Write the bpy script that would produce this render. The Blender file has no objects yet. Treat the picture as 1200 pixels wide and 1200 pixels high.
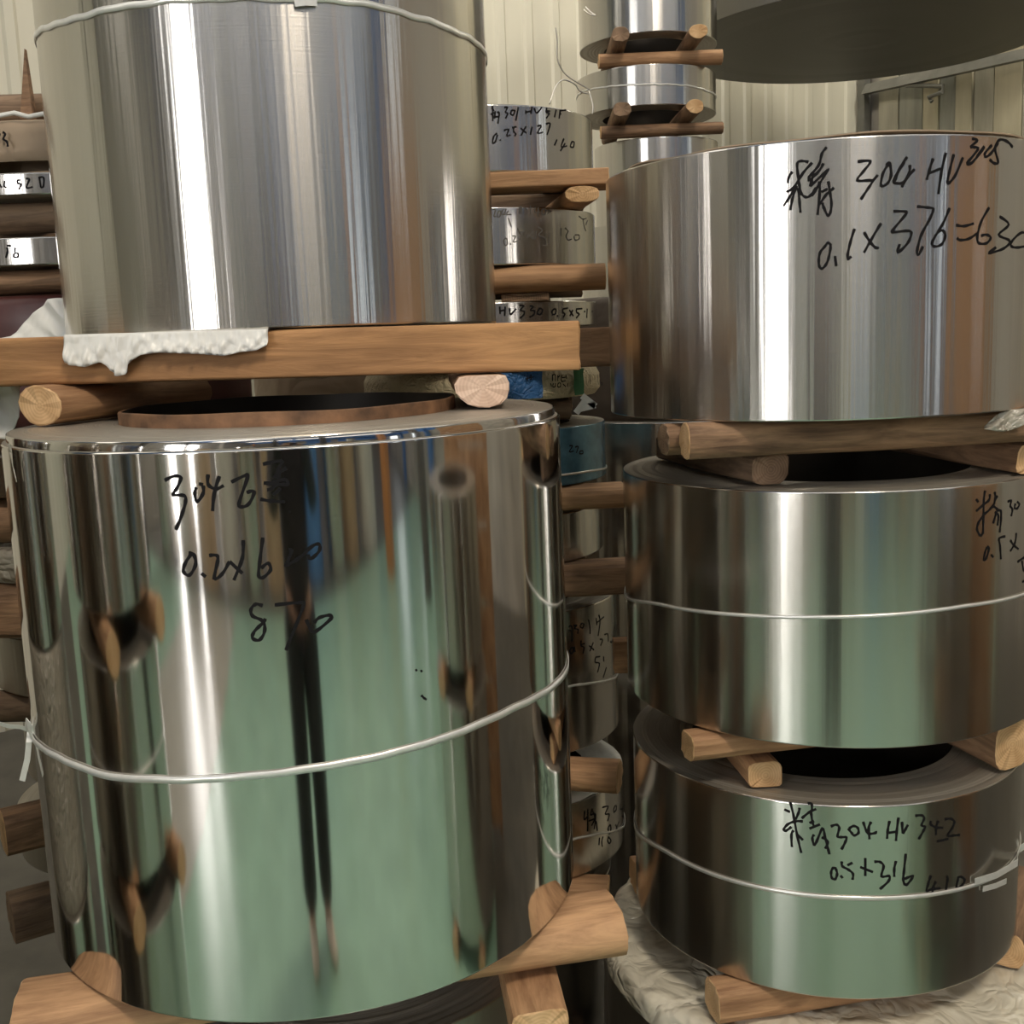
import bpy, bmesh, math, random
from mathutils import Vector, Matrix
PI = math.pi
random.seed(7)
scene = bpy.context.scene
COL = scene.collection

# ------------------------------------------------------------------ camera
CAM_H = 1.55
FPX, PITCH, ROLL = 1295.2, math.radians(8.9456), math.radians(-2.2227)
FWD = Vector((0, math.cos(PITCH), -math.sin(PITCH)))
UP0 = Vector((0, math.sin(PITCH), math.cos(PITCH)))
R0 = Vector((1, 0, 0))
RGT = R0 * math.cos(ROLL) + UP0 * math.sin(ROLL)
UPV = -R0 * math.sin(ROLL) + UP0 * math.cos(ROLL)
CPOS = Vector((0, 0, CAM_H))
cam_d = bpy.data.cameras.new('camera')
cam_d.sensor_width = 36
cam_d.lens = FPX / 1200 * 36
cam_d.clip_start = 0.02
cam = bpy.data.objects.new('camera', cam_d)
COL.objects.link(cam)
M = Matrix(((RGT.x, UPV.x, -FWD.x), (RGT.y, UPV.y, -FWD.y), (RGT.z, UPV.z, -FWD.z))).to_4x4()
M.translation = CPOS
cam.matrix_world = M
scene.camera = cam

# ------------------------------------------------------------------ world, lights, exposure
scene.view_settings.view_transform = 'Standard'
scene.view_settings.look = 'None'
scene.view_settings.gamma = 1
scene.view_settings.use_curve_mapping = False
scene.view_settings.exposure = 0.0
world = bpy.data.worlds.new('sky')
scene.world = world
world.use_nodes = True
world.node_tree.nodes['Background'].inputs[0].default_value = (0.75, 0.86, 1.0, 1)
world.node_tree.nodes['Background'].inputs[1].default_value = 2.0

# building axes: U runs along the back wall to the left, W runs from the back wall past the camera
CORNER = Vector((2.225, 7.0, 0))
BU = Vector((-math.cos(PI / 6), -math.sin(PI / 6), 0))
BW_ = Vector((math.sin(PI / 6), -math.cos(PI / 6), 0))
ROOM_U, ROOM_W, ROOM_H = 14.0, 22.0, 5.6
def bp(u, w, z):
    return CORNER + BU * u + BW_ * w + Vector((0, 0, z))

def area(name, loc, target, sx, sy, power, color):
    d = bpy.data.lights.new(name, 'AREA')
    d.shape = 'RECTANGLE'; d.size = sx; d.size_y = sy
    d.energy = power; d.color = color
    o = bpy.data.objects.new(name, d)
    o.location = loc
    o.rotation_euler = (Vector(target) - Vector(loc)).to_track_quat('-Z', 'Y').to_euler()
    COL.objects.link(o)
    return o
DOOR_W = 8.6
# daylight standing in the open loading door of the left wall
area('daylight_loading_door', bp(ROOM_U + 0.02, DOOR_W, 2.1), bp(0, DOOR_W, 2.1), 2.3, 4.1, 450, (1.0, 0.97, 0.94))
# unseen overhead lights, the first a warm key from behind the camera
area('unseen_overhead_light', (1.2, -1.6, 5.2), (0.0, 1.2, 1.2), 0.7, 0.7, 110, (1.0, 0.88, 0.72))

area('wall_fill', (2.9, 4.4, 4.6), (2.4, 6.4, 1.7), 0.5, 0.5, 34, (1.0, 0.95, 0.84))  # added fill, no lamp known here; brightens the right wall
area('unseen_overhead_light', (0.3, 3.9, 5.1), (1.6, 6.2, 1.6), 0.7, 0.7, 45, (1.0, 0.92, 0.78))  # added fill that brightens the back and right walls

# ------------------------------------------------------------------ helpers
def ray(px, py):
    return RGT * ((px - 600) / FPX) - UPV * ((py - 600) / FPX) + FWD
def at_z(px, py, z):
    d = ray(px, py); return CPOS + d * ((z - CAM_H) / d.z)
def at_y(px, py, y):
    d = ray(px, py); return CPOS + d * (y / d.y)
def on_cyl(px, py, cx, cy, r):
    d = ray(px, py)
    a = d.x * d.x + d.y * d.y; b = -2 * (d.x * cx + d.y * cy); c = cx * cx + cy * cy - r * r
    q = b * b - 4 * a * c
    t = (-b - math.sqrt(max(q, 0))) / (2 * a)
    p = CPOS + d * t
    return math.atan2(p.y - cy, p.x - cx), p.z

class MB:
    def __init__(s): s.v = []; s.f = []
    def add(s, verts, faces):
        n = len(s.v); s.v += [tuple(v) for v in verts]; s.f += [tuple(i + n for i in f) for f in faces]
    def hexa(s, p):   # 8 points: bottom four ccw, top four
        s.add(p, [(3, 2, 1, 0), (4, 5, 6, 7), (0, 1, 5, 4), (1, 2, 6, 5), (2, 3, 7, 6), (3, 0, 4, 7)])
    def box(s, x0, y0, z0, x1, y1, z1):
        s.hexa([(x0, y0, z0), (x1, y0, z0), (x1, y1, z0), (x0, y1, z0), (x0, y0, z1), (x1, y0, z1), (x1, y1, z1), (x0, y1, z1)])
    def bbox(s, u0, u1, w0, w1, z0, z1):   # a box along the building axes
        s.hexa([bp(u1, w0, z0), bp(u1, w1, z0), bp(u0, w1, z0), bp(u0, w0, z0), bp(u1, w0, z1), bp(u1, w1, z1), bp(u0, w1, z1), bp(u0, w0, z1)])
    def tube(s, pts, rad, n=8, cap=True):
        pts = [Vector(p) for p in pts]
        rads = rad if isinstance(rad, (list, tuple)) else [rad] * len(pts)
        rings = []
        prev = None
        for i, p in enumerate(pts):
            t = (pts[min(i + 1, len(pts) - 1)] - pts[max(i - 1, 0)]).normalized()
            if prev is None:
                a = t.orthogonal().normalized()
            else:
                a = (prev - t * prev.dot(t)).normalized()
            prev = a
            b = t.cross(a)
            rings.append([p + (a * math.cos(2 * PI * k / n) + b * math.sin(2 * PI * k / n)) * rads[i] for k in range(n)])
        vs = [v for rg in rings for v in rg]
        fs = []
        for i in range(len(pts) - 1):
            for k in range(n):
                fs.append((i * n + k, i * n + (k + 1) % n, (i + 1) * n + (k + 1) % n, (i + 1) * n + k))
        if cap:
            fs.append(tuple(range(n - 1, -1, -1))); fs.append(tuple((len(pts) - 1) * n + k for k in range(n)))
        s.add(vs, fs)
    def build(s, name, mat=None, parent=None, smooth=False, loc=None):
        me = bpy.data.meshes.new(name)
        me.from_pydata(s.v, [], s.f)
        if mat: me.materials.append(mat)
        if smooth:
            me.polygons.foreach_set('use_smooth', [True] * len(me.polygons))
        me.update()
        o = bpy.data.objects.new(name, me)
        COL.objects.link(o)
        if parent: o.parent = parent
        if loc is not None: o.location = loc
        return o

def tag(o, label=None, cat=None, group=None, kind=None):
    if label: o['label'] = label
    if cat: o['category'] = cat
    if group: o['group'] = group
    if kind: o['kind'] = kind
    return o
def empty(name, loc, label, cat, group=None):
    o = bpy.data.objects.new(name, None)
    o.location = loc; o.empty_display_size = 0.05
    COL.objects.link(o)
    return tag(o, label, cat, group)
def struct(name, mb, mat, parent=None, smooth=False):
    o = mb.build(name, mat, parent, smooth)
    if not parent: o['kind'] = 'structure'
    return o
def smoothline(pts, sub=5):
    if len(pts) < 3: return [tuple(p) for p in pts]
    out = []
    P = [pts[0]] + list(pts) + [pts[-1]]
    for i in range(1, len(P) - 2):
        p0, p1, p2, p3 = P[i - 1], P[i], P[i + 1], P[i + 2]
        for k in range(sub):
            t = k / sub
            out.append(tuple(0.5 * (2 * b + (c - a) * t + (2 * a - 5 * b + 4 * c - d) * t * t + (3 * b - a - 3 * c + d) * t ** 3) for a, b, c, d in zip(p0, p1, p2, p3)))
    out.append(tuple(pts[-1]))
    return out

# ------------------------------------------------------------------ materials
def newmat(name):
    m = bpy.data.materials.new(name); m.use_nodes = True
    nt = m.node_tree
    return m, nt, nt.nodes['Principled BSDF']
def N(nt, t, **kw):
    n = nt.nodes.new(t)
    for k, v in kw.items(): setattr(n, k, v)
    return n
def coords(nt, scale=(1, 1, 1), kind='Object'):
    tc = N(nt, 'ShaderNodeTexCoord'); mp = N(nt, 'ShaderNodeMapping')
    mp.inputs['Scale'].default_value = scale
    nt.links.new(tc.outputs[kind], mp.inputs['Vector'])
    return mp.outputs['Vector']
def noise(nt, vec, scale, detail=4, rough=0.55, dist=0.0):
    n = N(nt, 'ShaderNodeTexNoise')
    n.inputs['Scale'].default_value = scale; n.inputs['Detail'].default_value = detail
    n.inputs['Roughness'].default_value = rough; n.inputs['Distortion'].default_value = dist
    nt.links.new(vec, n.inputs['Vector'])
    return n.outputs['Fac']
def ramp(nt, fac, stops):
    r = N(nt, 'ShaderNodeValToRGB')
    e = r.color_ramp.elements
    while len(e) > 1: e.remove(e[-1])
    for i, (p, c) in enumerate(stops):
        el = e[0] if i == 0 else e.new(p)
        el.position = p; el.color = (*c, 1)
    nt.links.new(fac, r.inputs['Fac'])
    return r.outputs['Color']
def bump(nt, bsdf, fac, strength, dist=0.01):
    b = N(nt, 'ShaderNodeBump')
    b.inputs['Strength'].default_value = strength; b.inputs['Distance'].default_value = dist
    nt.links.new(fac, b.inputs['Height'])
    nt.links.new(b.outputs['Normal'], bsdf.inputs['Normal'])
def math_(nt, op, a, b=None):
    m = N(nt, 'ShaderNodeMath', operation=op)
    for i, x in enumerate((a, b)):
        if x is None: continue
        if isinstance(x, (int, float)): m.inputs[i].default_value = x
        else: nt.links.new(x, m.inputs[i])
    return m.outputs[0]

def simple(name, color, rough=0.6, metal=0.0, nscale=None, namt=0.15, bmp=0.0, emit=None, estr=0.0, stretch=(1, 1, 1), kind='Object'):
    m, nt, b = newmat(name)
    b.inputs['Roughness'].default_value = rough; b.inputs['Metallic'].default_value = metal
    b.inputs['Base Color'].default_value = (*color, 1)
    if nscale:
        v = coords(nt, stretch, kind)
        f = noise(nt, v, nscale)
        lo = tuple(c * (1 - namt) for c in color); hi = tuple(min(1, c * (1 + namt)) for c in color)
        nt.links.new(ramp(nt, f, [(0.3, lo), (0.7, hi)]), b.inputs['Base Color'])
        if bmp: bump(nt, b, f, bmp)
    if emit:
        b.inputs['Emission Color'].default_value = (*emit, 1); b.inputs['Emission Strength'].default_value = estr
    return m

def steel(name, color=(0.66, 0.635, 0.60), rough=0.16, aniso=0.0, streak=0.0, fine=0.0, lump=0.0):
    """rolled strip: scratches run round the coil, so the gloss spreads up and down"""
    m, nt, b = newmat(name)
    b.inputs['Metallic'].default_value = 1
    b.inputs['Base Color'].default_value = (*color, 1)
    b.inputs['Roughness'].default_value = rough
    b.inputs['Anisotropic'].default_value = aniso
    if aniso:
        cx = N(nt, 'ShaderNodeCombineXYZ'); cx.inputs[2].default_value = 1
        nt.links.new(cx.outputs[0], b.inputs['Tangent'])
    if streak or fine or lump:
        tot = None
        for amt, st, sc in ((streak, (1, 1, 0.012), 48.0), (fine, (1, 1, 60), 8.0), (lump, (1, 1, 0.45), 7.0)):
            if not amt: continue
            f = noise(nt, coords(nt, st), sc, 3, 0.5)
            f = math_(nt, 'MULTIPLY', f, amt)
            tot = f if tot is None else math_(nt, 'ADD', tot, f)
        bump(nt, b, tot, 1.0, 0.01)
    return m
MIRROR = steel('mirror_rolled_steel', rough=0.07, aniso=0.35, streak=0.006, lump=0.010)
BRUSHED = steel('brushed_rolled_steel', rough=0.22, aniso=0.9, streak=0.10, fine=0.008)
SATIN = steel('satin_rolled_steel', rough=0.23, aniso=0.9, streak=0.085, fine=0.005)
SATIN_LOW = steel('satin_dull_steel', color=(0.59, 0.565, 0.52), rough=0.19, aniso=0.75, streak=0.024)
BACKCOIL = steel('background_rolled_steel', color=(0.55, 0.53, 0.50), rough=0.2, aniso=0.7, streak=0.08)
BLUEFILM = simple('blue_protective_film', (0.10, 0.22, 0.30), rough=0.18, metal=0.35, nscale=30, namt=0.25)
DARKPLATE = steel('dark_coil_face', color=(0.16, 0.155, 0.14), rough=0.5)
STRAP = simple('strapping_steel', (0.80, 0.79, 0.75), rough=0.3, metal=0.45, nscale=40, namt=0.08)
WIRE = steel('galvanised_wire', color=(0.75, 0.72, 0.66), rough=0.35)
DULLDARK = steel('dull_dark_steel', color=(0.36, 0.33, 0.28), rough=0.42, aniso=0.6, streak=0.12)
MARKER = simple('black_marker_ink', (0.012, 0.011, 0.012), rough=0.7)
MARKER.node_tree.nodes['Principled BSDF'].inputs['Specular IOR Level'].default_value = 0.1
MARKER_FAINT = simple('grey_worn_marker_ink', (0.10, 0.09, 0.08), rough=0.55)
BORE = simple('dark_coil_bore', (0.035, 0.028, 0.021), rough=0.5, metal=0.4, nscale=9, namt=0.4)  # dark tone put in for the shade inside the hollows

def edge_mat(name, c0, c1, rough):
    m, nt, b = newmat(name)
    v = coords(nt)
    sx = N(nt, 'ShaderNodeSeparateXYZ'); nt.links.new(v, sx.inputs[0])
    rr = math_(nt, 'SQRT', math_(nt, 'ADD', math_(nt, 'MULTIPLY', sx.outputs[0], sx.outputs[0]), math_(nt, 'MULTIPLY', sx.outputs[1], sx.outputs[1])))
    cb = N(nt, 'ShaderNodeCombineXYZ'); nt.links.new(rr, cb.inputs[0])
    f = noise(nt, cb.outputs[0], 420, 3, 0.7)
    nt.links.new(ramp(nt, f, [(0.3, c0), (0.7, c1)]), b.inputs['Base Color'])
    b.inputs['Metallic'].default_value = 0.55; b.inputs['Roughness'].default_value = rough
    bump(nt, b, f, 0.4, 0.002)
    return m
EDGE = edge_mat('wound_strip_edges', (0.26, 0.23, 0.19), (0.50, 0.46, 0.39), 0.42)

def wood(name, dark, light, scale=9.0, stretch=(0.12, 1, 1), rough=0.75, bm=0.5):
    m, nt, b = newmat(name)
    v = coords(nt, stretch)
    f = noise(nt, v, scale * 6, 5, 0.65, 0.6)
    g = noise(nt, coords(nt, (0.5, 1, 1)), scale, 3, 0.6)
    mix = math_(nt, 'ADD', math_(nt, 'MULTIPLY', f, 0.65), math_(nt, 'MULTIPLY', g, 0.35))
    mid = tuple((a + c) / 2 for a, c in zip(dark, light))
    nt.links.new(ramp(nt, mix, [(0.36, dark), (0.5, mid), (0.62, light)]), b.inputs['Base Color'])
    b.inputs['Roughness'].default_value = rough
    bump(nt, b, f, bm, 0.004)
    return m
BEAMW = wood('sawn_beam_wood', (0.20, 0.095, 0.037), (0.52, 0.275, 0.115), 8, (0.10, 1, 1))
PEELED = wood('peeled_log_wood', (0.23, 0.115, 0.055), (0.58, 0.34, 0.175), 8)
BARK = wood('brown_log_bark', (0.10, 0.055, 0.03), (0.38, 0.225, 0.125), 10)
OLDWOOD = wood('weathered_log_wood', (0.09, 0.055, 0.035), (0.30, 0.20, 0.125), 10)
def end_mat(name, c0, c1):
    m, nt, b = newmat(name)
    v = coords(nt)
    n = N(nt, 'ShaderNodeTexNoise'); n.inputs['Scale'].default_value = 30
    nt.links.new(v, n.inputs['Vector'])
    sx = N(nt, 'ShaderNodeSeparateXYZ'); nt.links.new(v, sx.inputs[0])
    rr = math_(nt, 'SQRT', math_(nt, 'ADD', math_(nt, 'MULTIPLY', sx.outputs[1], sx.outputs[1]), math_(nt, 'MULTIPLY', sx.outputs[2], sx.outputs[2])))
    rr = math_(nt, 'ADD', rr, math_(nt, 'MULTIPLY', n.outputs['Fac'], 0.008))
    s = math_(nt, 'SINE', math_(nt, 'MULTIPLY', rr, 1500.0))
    s = math_(nt, 'ADD', math_(nt, 'MULTIPLY', s, 0.09), math_(nt, 'MULTIPLY', n.outputs['Fac'], 0.9))
    nt.links.new(ramp(nt, s, [(0.2, c0), (0.75, c1)]), b.inputs['Base Color'])
    b.inputs['Roughness'].default_value = 0.8
    bump(nt, b, s, 0.25, 0.002)
    return m
ENDW = end_mat('sawn_log_end', (0.50, 0.29, 0.13), (0.78, 0.52, 0.28))
ENDPINK = end_mat('pale_pink_log_end', (0.64, 0.43, 0.31), (0.86, 0.66, 0.52))
ENDDARK = end_mat('grimy_log_end', (0.16, 0.10, 0.06), (0.40, 0.26, 0.16))
def film(name, col, rough=0.3, sc=22, bs=1.0):
    m, nt, b = newmat(name)
    v = coords(nt)
    f = noise(nt, v, sc, 2.5, 0.5, 0.6)
    nt.links.new(ramp(nt, f, [(0.3, tuple(c * 0.86 for c in col)), (0.65, col)]), b.inputs['Base Color'])
    b.inputs['Roughness'].default_value = rough
    b.inputs['Specular IOR Level'].default_value = 0.6
    rg = math_(nt, 'ABSOLUTE', math_(nt, 'SUBTRACT', f, 0.5))
    bump(nt, b, rg, bs, 0.03)
    return m
WHITEFILM = film('white_plastic_film', (0.80, 0.79, 0.74), 0.32, 9, 0.35)
CREAMFILM = film('cream_plastic_wrap', (0.78, 0.72, 0.58), 0.22, 13, 1.0)
GREYFILM = film('grey_plastic_wrap', (0.42, 0.38, 0.31), 0.22, 26, 1.0)
KRAFT = film('brown_wrapping_paper', (0.36, 0.27, 0.185), 0.75, 7, 0.6)
GAPDARK = film('dark_gap_fill', (0.06, 0.045, 0.033), 0.8, 7, 0.6)  # dark tone put in for a shaded gap
SACK_C = film('cream_woven_sack', (0.68, 0.57, 0.37), 0.7, 60, 0.6)
SACK_B = film('blue_woven_sack', (0.035, 0.14, 0.36), 0.55, 60, 0.6)
SACK_G = simple('green_printed_sack', (0.12, 0.32, 0.16), 0.7, nscale=60)
REDFILM = simple('red_plastic_film', (0.085, 0.028, 0.026), 0.4, nscale=30)
RUSTCORE = simple('rusty_core_tube', (0.17, 0.085, 0.04), 0.7, nscale=24, namt=0.6, bmp=0.3)
CONCRETE = simple('grey_concrete_floor', (0.095, 0.086, 0.070), 0.5, nscale=5, namt=0.3, bmp=0.05)
GREENFLOOR = simple('green_painted_floor', (0.285, 0.46, 0.34), 0.28, nscale=3, namt=0.12)
GLARELANE = simple('pale_door_glare', (0.42, 0.40, 0.34), 0.3, nscale=3, namt=0.12)  # pale tone standing in for door glare on the floor
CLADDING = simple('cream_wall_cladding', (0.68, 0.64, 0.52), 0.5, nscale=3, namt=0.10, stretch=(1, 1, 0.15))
def board_mat(name, a, b2):
    m, nt, b = newmat(name)
    f = noise(nt, coords(nt, (1, 1, 0.12), 'Object'), 14, 4, 0.6)
    nt.links.new(ramp(nt, f, [(0.3, a), (0.7, b2)]), b.inputs['Base Color'])
    b.inputs['Roughness'].default_value = 0.6
    return m
BOARDS = [board_mat('pale_wall_panel', (0.36, 0.33, 0.25), (0.52, 0.49, 0.38)),
          board_mat('grey_wall_panel', (0.27, 0.27, 0.22), (0.40, 0.39, 0.32)),
          board_mat('cream_wall_panel', (0.46, 0.41, 0.28), (0.60, 0.54, 0.38))]
GREYSTEEL = simple('grey_painted_steel', (0.20, 0.195, 0.17), 0.45, 0.2, nscale=12)
DARKSTEEL = simple('dark_roof_steel', (0.07, 0.06, 0.05), 0.6, nscale=4)
ROOFBLUE = simple('blue_grey_roof_sheet', (0.14, 0.23, 0.43), 0.55, nscale=4)
BLUEPAINT = simple('blue_painted_steel', (0.085, 0.22, 0.52), 0.45, nscale=3, namt=0.2)
WALLGREY = simple('grey_wall_paint', (0.40, 0.365, 0.31), 0.7, nscale=2, namt=0.25)  # plain grey-beige wall colour
ROOFGLOW = simple('glowing_roof_strip', (0.8, 0.8, 0.78), 0.4, emit=(1.0, 0.95, 0.86), estr=1.9)  # glow added for ambient light; no roof lights known
WINGLASS = simple('daylit_window_glass', (0.8, 0.85, 0.9), 0.2, emit=(0.86, 0.94, 1.0), estr=2.4)

# ------------------------------------------------------------------ the room
mb = MB(); mb.bbox(-0.2, ROOM_U + 0.2, -0.2, ROOM_W + 0.2, -0.12, 0.0); struct('floor', mb, CONCRETE)
mb = MB(); mb.box(-9.0, -4.2, 0.0005, 9.0, 1.12, 0.006); o = mb.build('floor_aisle', GREENFLOOR); tag(o, kind='structure')
mb = MB(); mb.box(-3.6, -4.1, 0.0065, -1.75, 0.6, 0.010); o = mb.build('floor_glare', GLARELANE); tag(o, kind='structure')  # strip of door glare painted onto the aisle
mb = MB()
mb.bbox(-0.2, ROOM_U + 0.2, -0.2, ROOM_W + 0.2, ROOM_H, ROOM_H + 0.1)
ceil = struct('ceiling', mb, ROOFBLUE)
for k in range(5):
    m2 = MB(); m2.bbox(0.6, ROOM_U - 0.6, 1.6 + k * 4.3, 2.8 + k * 4.3, ROOM_H - 0.03, ROOM_H - 0.005)
    m2.build('added_roof_glow', ROOFGLOW, ceil)  # added glowing strip, out of view, lights the hall from above
    m2 = MB(); m2.bbox(0.1, ROOM_U - 0.1, 3.6 + k * 4.3, 3.75 + k * 4.3, ROOM_H - 0.4, ROOM_H - 0.002)
    m2.build('roof_truss', GREYSTEEL, ceil)
# back wall: corrugated sheet, ribs every 9 cm
def corrugated(u0, u1, w, z0, z1, pitch=0.16, dep=0.012):
    m = MB(); pts = []
    u = u0
    while u < u1:
        pts += [(u, 0), (u + pitch * 0.62, 0), (u + pitch * 0.70, dep), (u + pitch * 0.92, dep)]
        u += pitch
    vs = []; fs = []
    for (uu, d) in pts: vs += [bp(uu, w + d, z0), bp(uu, w + d, z1)]
    for i in range(len(pts) - 1): fs.append((2 * i, 2 * i + 1, 2 * i + 3, 2 * i + 2))
    m.add(vs, fs)
    m.bbox(u0, u1, w - 0.1, w - 0.005, z0, z1)
    return m
struct('wall_back', corrugated(0.0, ROOM_U, 0.0, 0, ROOM_H), CLADDING)
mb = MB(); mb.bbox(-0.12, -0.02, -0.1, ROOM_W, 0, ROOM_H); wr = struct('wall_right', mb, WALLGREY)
w = 0.14; k = 0
while w < 4.2:          # upright wall panels, each one its own piece
    wd = random.choice([0.11, 0.13, 0.15, 0.17])
    m2 = MB(); d = random.uniform(0.004, 0.02)
    m2.bbox(-0.018, d, w, w + wd - 0.008, 0.02, ROOM_H - 0.05)
    m2.build('panel', BOARDS[(k * 7 + k // 3) % 3], wr)
    w += wd; k += 1
mb = MB(); mb.bbox(0.012, 0.062, 0.014, 0.066, 0, ROOM_H - 0.02)
struct('trim_1', mb, GREYSTEEL)      # corner column
# left wall with the open loading door, far wall
mb = MB()
mb.bbox(ROOM_U, ROOM_U + 0.1, -0.1, DOOR_W - 1.3, 0, ROOM_H); mb.bbox(ROOM_U, ROOM_U + 0.1, DOOR_W + 1.3, ROOM_W, 0, ROOM_H)
mb.bbox(ROOM_U, ROOM_U + 0.1, DOOR_W - 1.3, DOOR_W + 1.3, 4.25, ROOM_H)
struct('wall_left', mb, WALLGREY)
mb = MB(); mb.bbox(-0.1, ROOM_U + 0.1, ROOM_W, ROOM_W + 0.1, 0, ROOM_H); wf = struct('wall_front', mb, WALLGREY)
for u0, u1 in ((0.4, 3.4), (4.2, 5.6), (6.4, 9.6), (11.0, 13.4)):
    m2 = MB(); m2.bbox(u0, u1, ROOM_W - 0.05, ROOM_W - 0.004, 2.3, 5.3); m2.build('blue_panel', BLUEPAINT, wf)
for w0, w1 in ((9.4, 11.4), (12.7, 14.1), (14.6, 18.4), (19.0, 21.6)):
    m2 = MB(); m2.bbox(-0.015, 0.03, w0, w1, 3.6, 5.3); m2.build('blue_panel', BLUEPAINT, wr)
ORANGEPAINT = simple('orange_painted_steel', (0.50, 0.20, 0.06), 0.5, nscale=4)
PALEPAINT = simple('pale_painted_steel', (0.62, 0.58, 0.50), 0.5, nscale=4)
for i, (x, y, wd, h, mt) in enumerate(((-5.2, -7.2, 0.30, 5.0, DARKSTEEL), (-3.0, -8.0, 0.22, 5.0, PALEPAINT), (-0.9, -7.6, 0.16, 3.2, ORANGEPAINT), (0.35, -8.2, 0.30, 5.0, DARKSTEEL),
                                       (1.5, -7.4, 0.18, 5.0, BLUEPAINT), (3.0, -6.6, 0.30, 5.0, DARKSTEEL), (3.9, -5.2, 0.20, 2.8, PALEPAINT), (4.4, -3.2, 0.26, 3.4, ORANGEPAINT), (4.7, -1.4, 0.20, 3.4, DARKSTEEL),
                                       (-5.6, -3.4, 0.26, 5.0, DARKSTEEL), (-4.6, -1.0, 0.2, 3.0, PALEPAINT))):
    mb = MB(); mb.box(x - wd / 2, y - wd / 2, 0, x + wd / 2, y + wd / 2, h); struct('trim_%d' % (10 + i), mb, mt)
for i, (w0, w1, z0, z1) in enumerate(((8.2, 9.0, 0.9, 3.4), (11.8, 12.4, 0.9, 3.4), (15.5, 17.5, 0.9, 3.2))):
    mb = MB(); mb.bbox(-0.01, 0.05, w0 - 0.06, w0, z0 - 0.06, z1 + 0.06); mb.bbox(-0.01, 0.05, w1, w1 + 0.06, z0 - 0.06, z1 + 0.06)
    mb.bbox(-0.01, 0.05, w0, w1, z1, z1 + 0.06); mb.bbox(-0.01, 0.05, w0, w1, z0 - 0.06, z0)
    wn = struct('window_%d' % (i + 1), mb, GREYSTEEL)
    m2 = MB(); m2.bbox(0.0, 0.02, w0, w1, z0, z1); m2.build('pane', WINGLASS, wn)
for i, (u0, w0) in enumerate(((0.02, 10.3), (0.02, 14.2), (0.02, 18.6))):
    mb = MB(); mb.bbox(u0, u0 + 0.25, w0, w0 + 0.25, 0, ROOM_H - 0.45); struct('trim_%d' % (i + 2), mb, BLUEPAINT)
mb = MB(); mb.bbox(0.3, ROOM_U - 0.3, 15.0, 15.6, 4.1, 4.9)
tag(mb.build('crane_girder', BLUEPAINT), 'blue overhead crane girder spanning the hall behind the photographer', 'crane')
# slanting angle bar and pipe bracket on the right wall
def onwallR(px, py, off=0.05):
    d = ray(px, py); nrm = BU
    t = (CORNER + BU * off - CPOS).dot(nrm) / d.dot(nrm)
    return CPOS + d * t
a, b = onwallR(1016, 105), onwallR(1215, 61)
mb = MB()
mb.hexa([a + Vector((0, 0, -0.03)), b + Vector((0, 0, -0.03)), b + BU * 0.05 + Vector((0, 0, -0.03)), a + BU * 0.05 + Vector((0, 0, -0.03)),
         a + Vector((0, 0, 0.03)), b + Vector((0, 0, 0.03)), b + BU * 0.012 + Vector((0, 0, 0.03)), a + BU * 0.012 + Vector((0, 0, 0.03))])
struct('trim_5', mb, GREYSTEEL)
mb = MB()
q = [onwallR(x, y, 0.08) for x, y in ((1062, 100), (1105, 101), (1104, 108), (1088, 114), (1092, 119))]
mb.tube(q, 0.012, 8)
tag(mb.build('pipe_bracket', GREYSTEEL), 'small bent grey pipe bracket on the panelled wall under the slanting bar', 'bracket')

# ------------------------------------------------------------------ coil builder
class Wave:
    """how far the wound strip departs from a true circle"""
    def __init__(s, seed, low, high):
        rn = random.Random(seed)
        s.t = []
        for n in (3, 4, 5, 7, 9, 11): s.t.append((n, low * rn.uniform(0.4, 1) / (n * n), rn.uniform(0, 6.28), rn.uniform(-1.5, 1.5)))
        for _ in range(14):
            n = rn.randint(18, 95); s.t.append((n, high * rn.uniform(0.2, 1) / n, rn.uniform(0, 6.28), rn.uniform(-4, 4)))
    def __call__(s, th, z):
        return sum(a * math.cos(n * th + p + k * z) for n, a, p, k in s.t)

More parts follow.
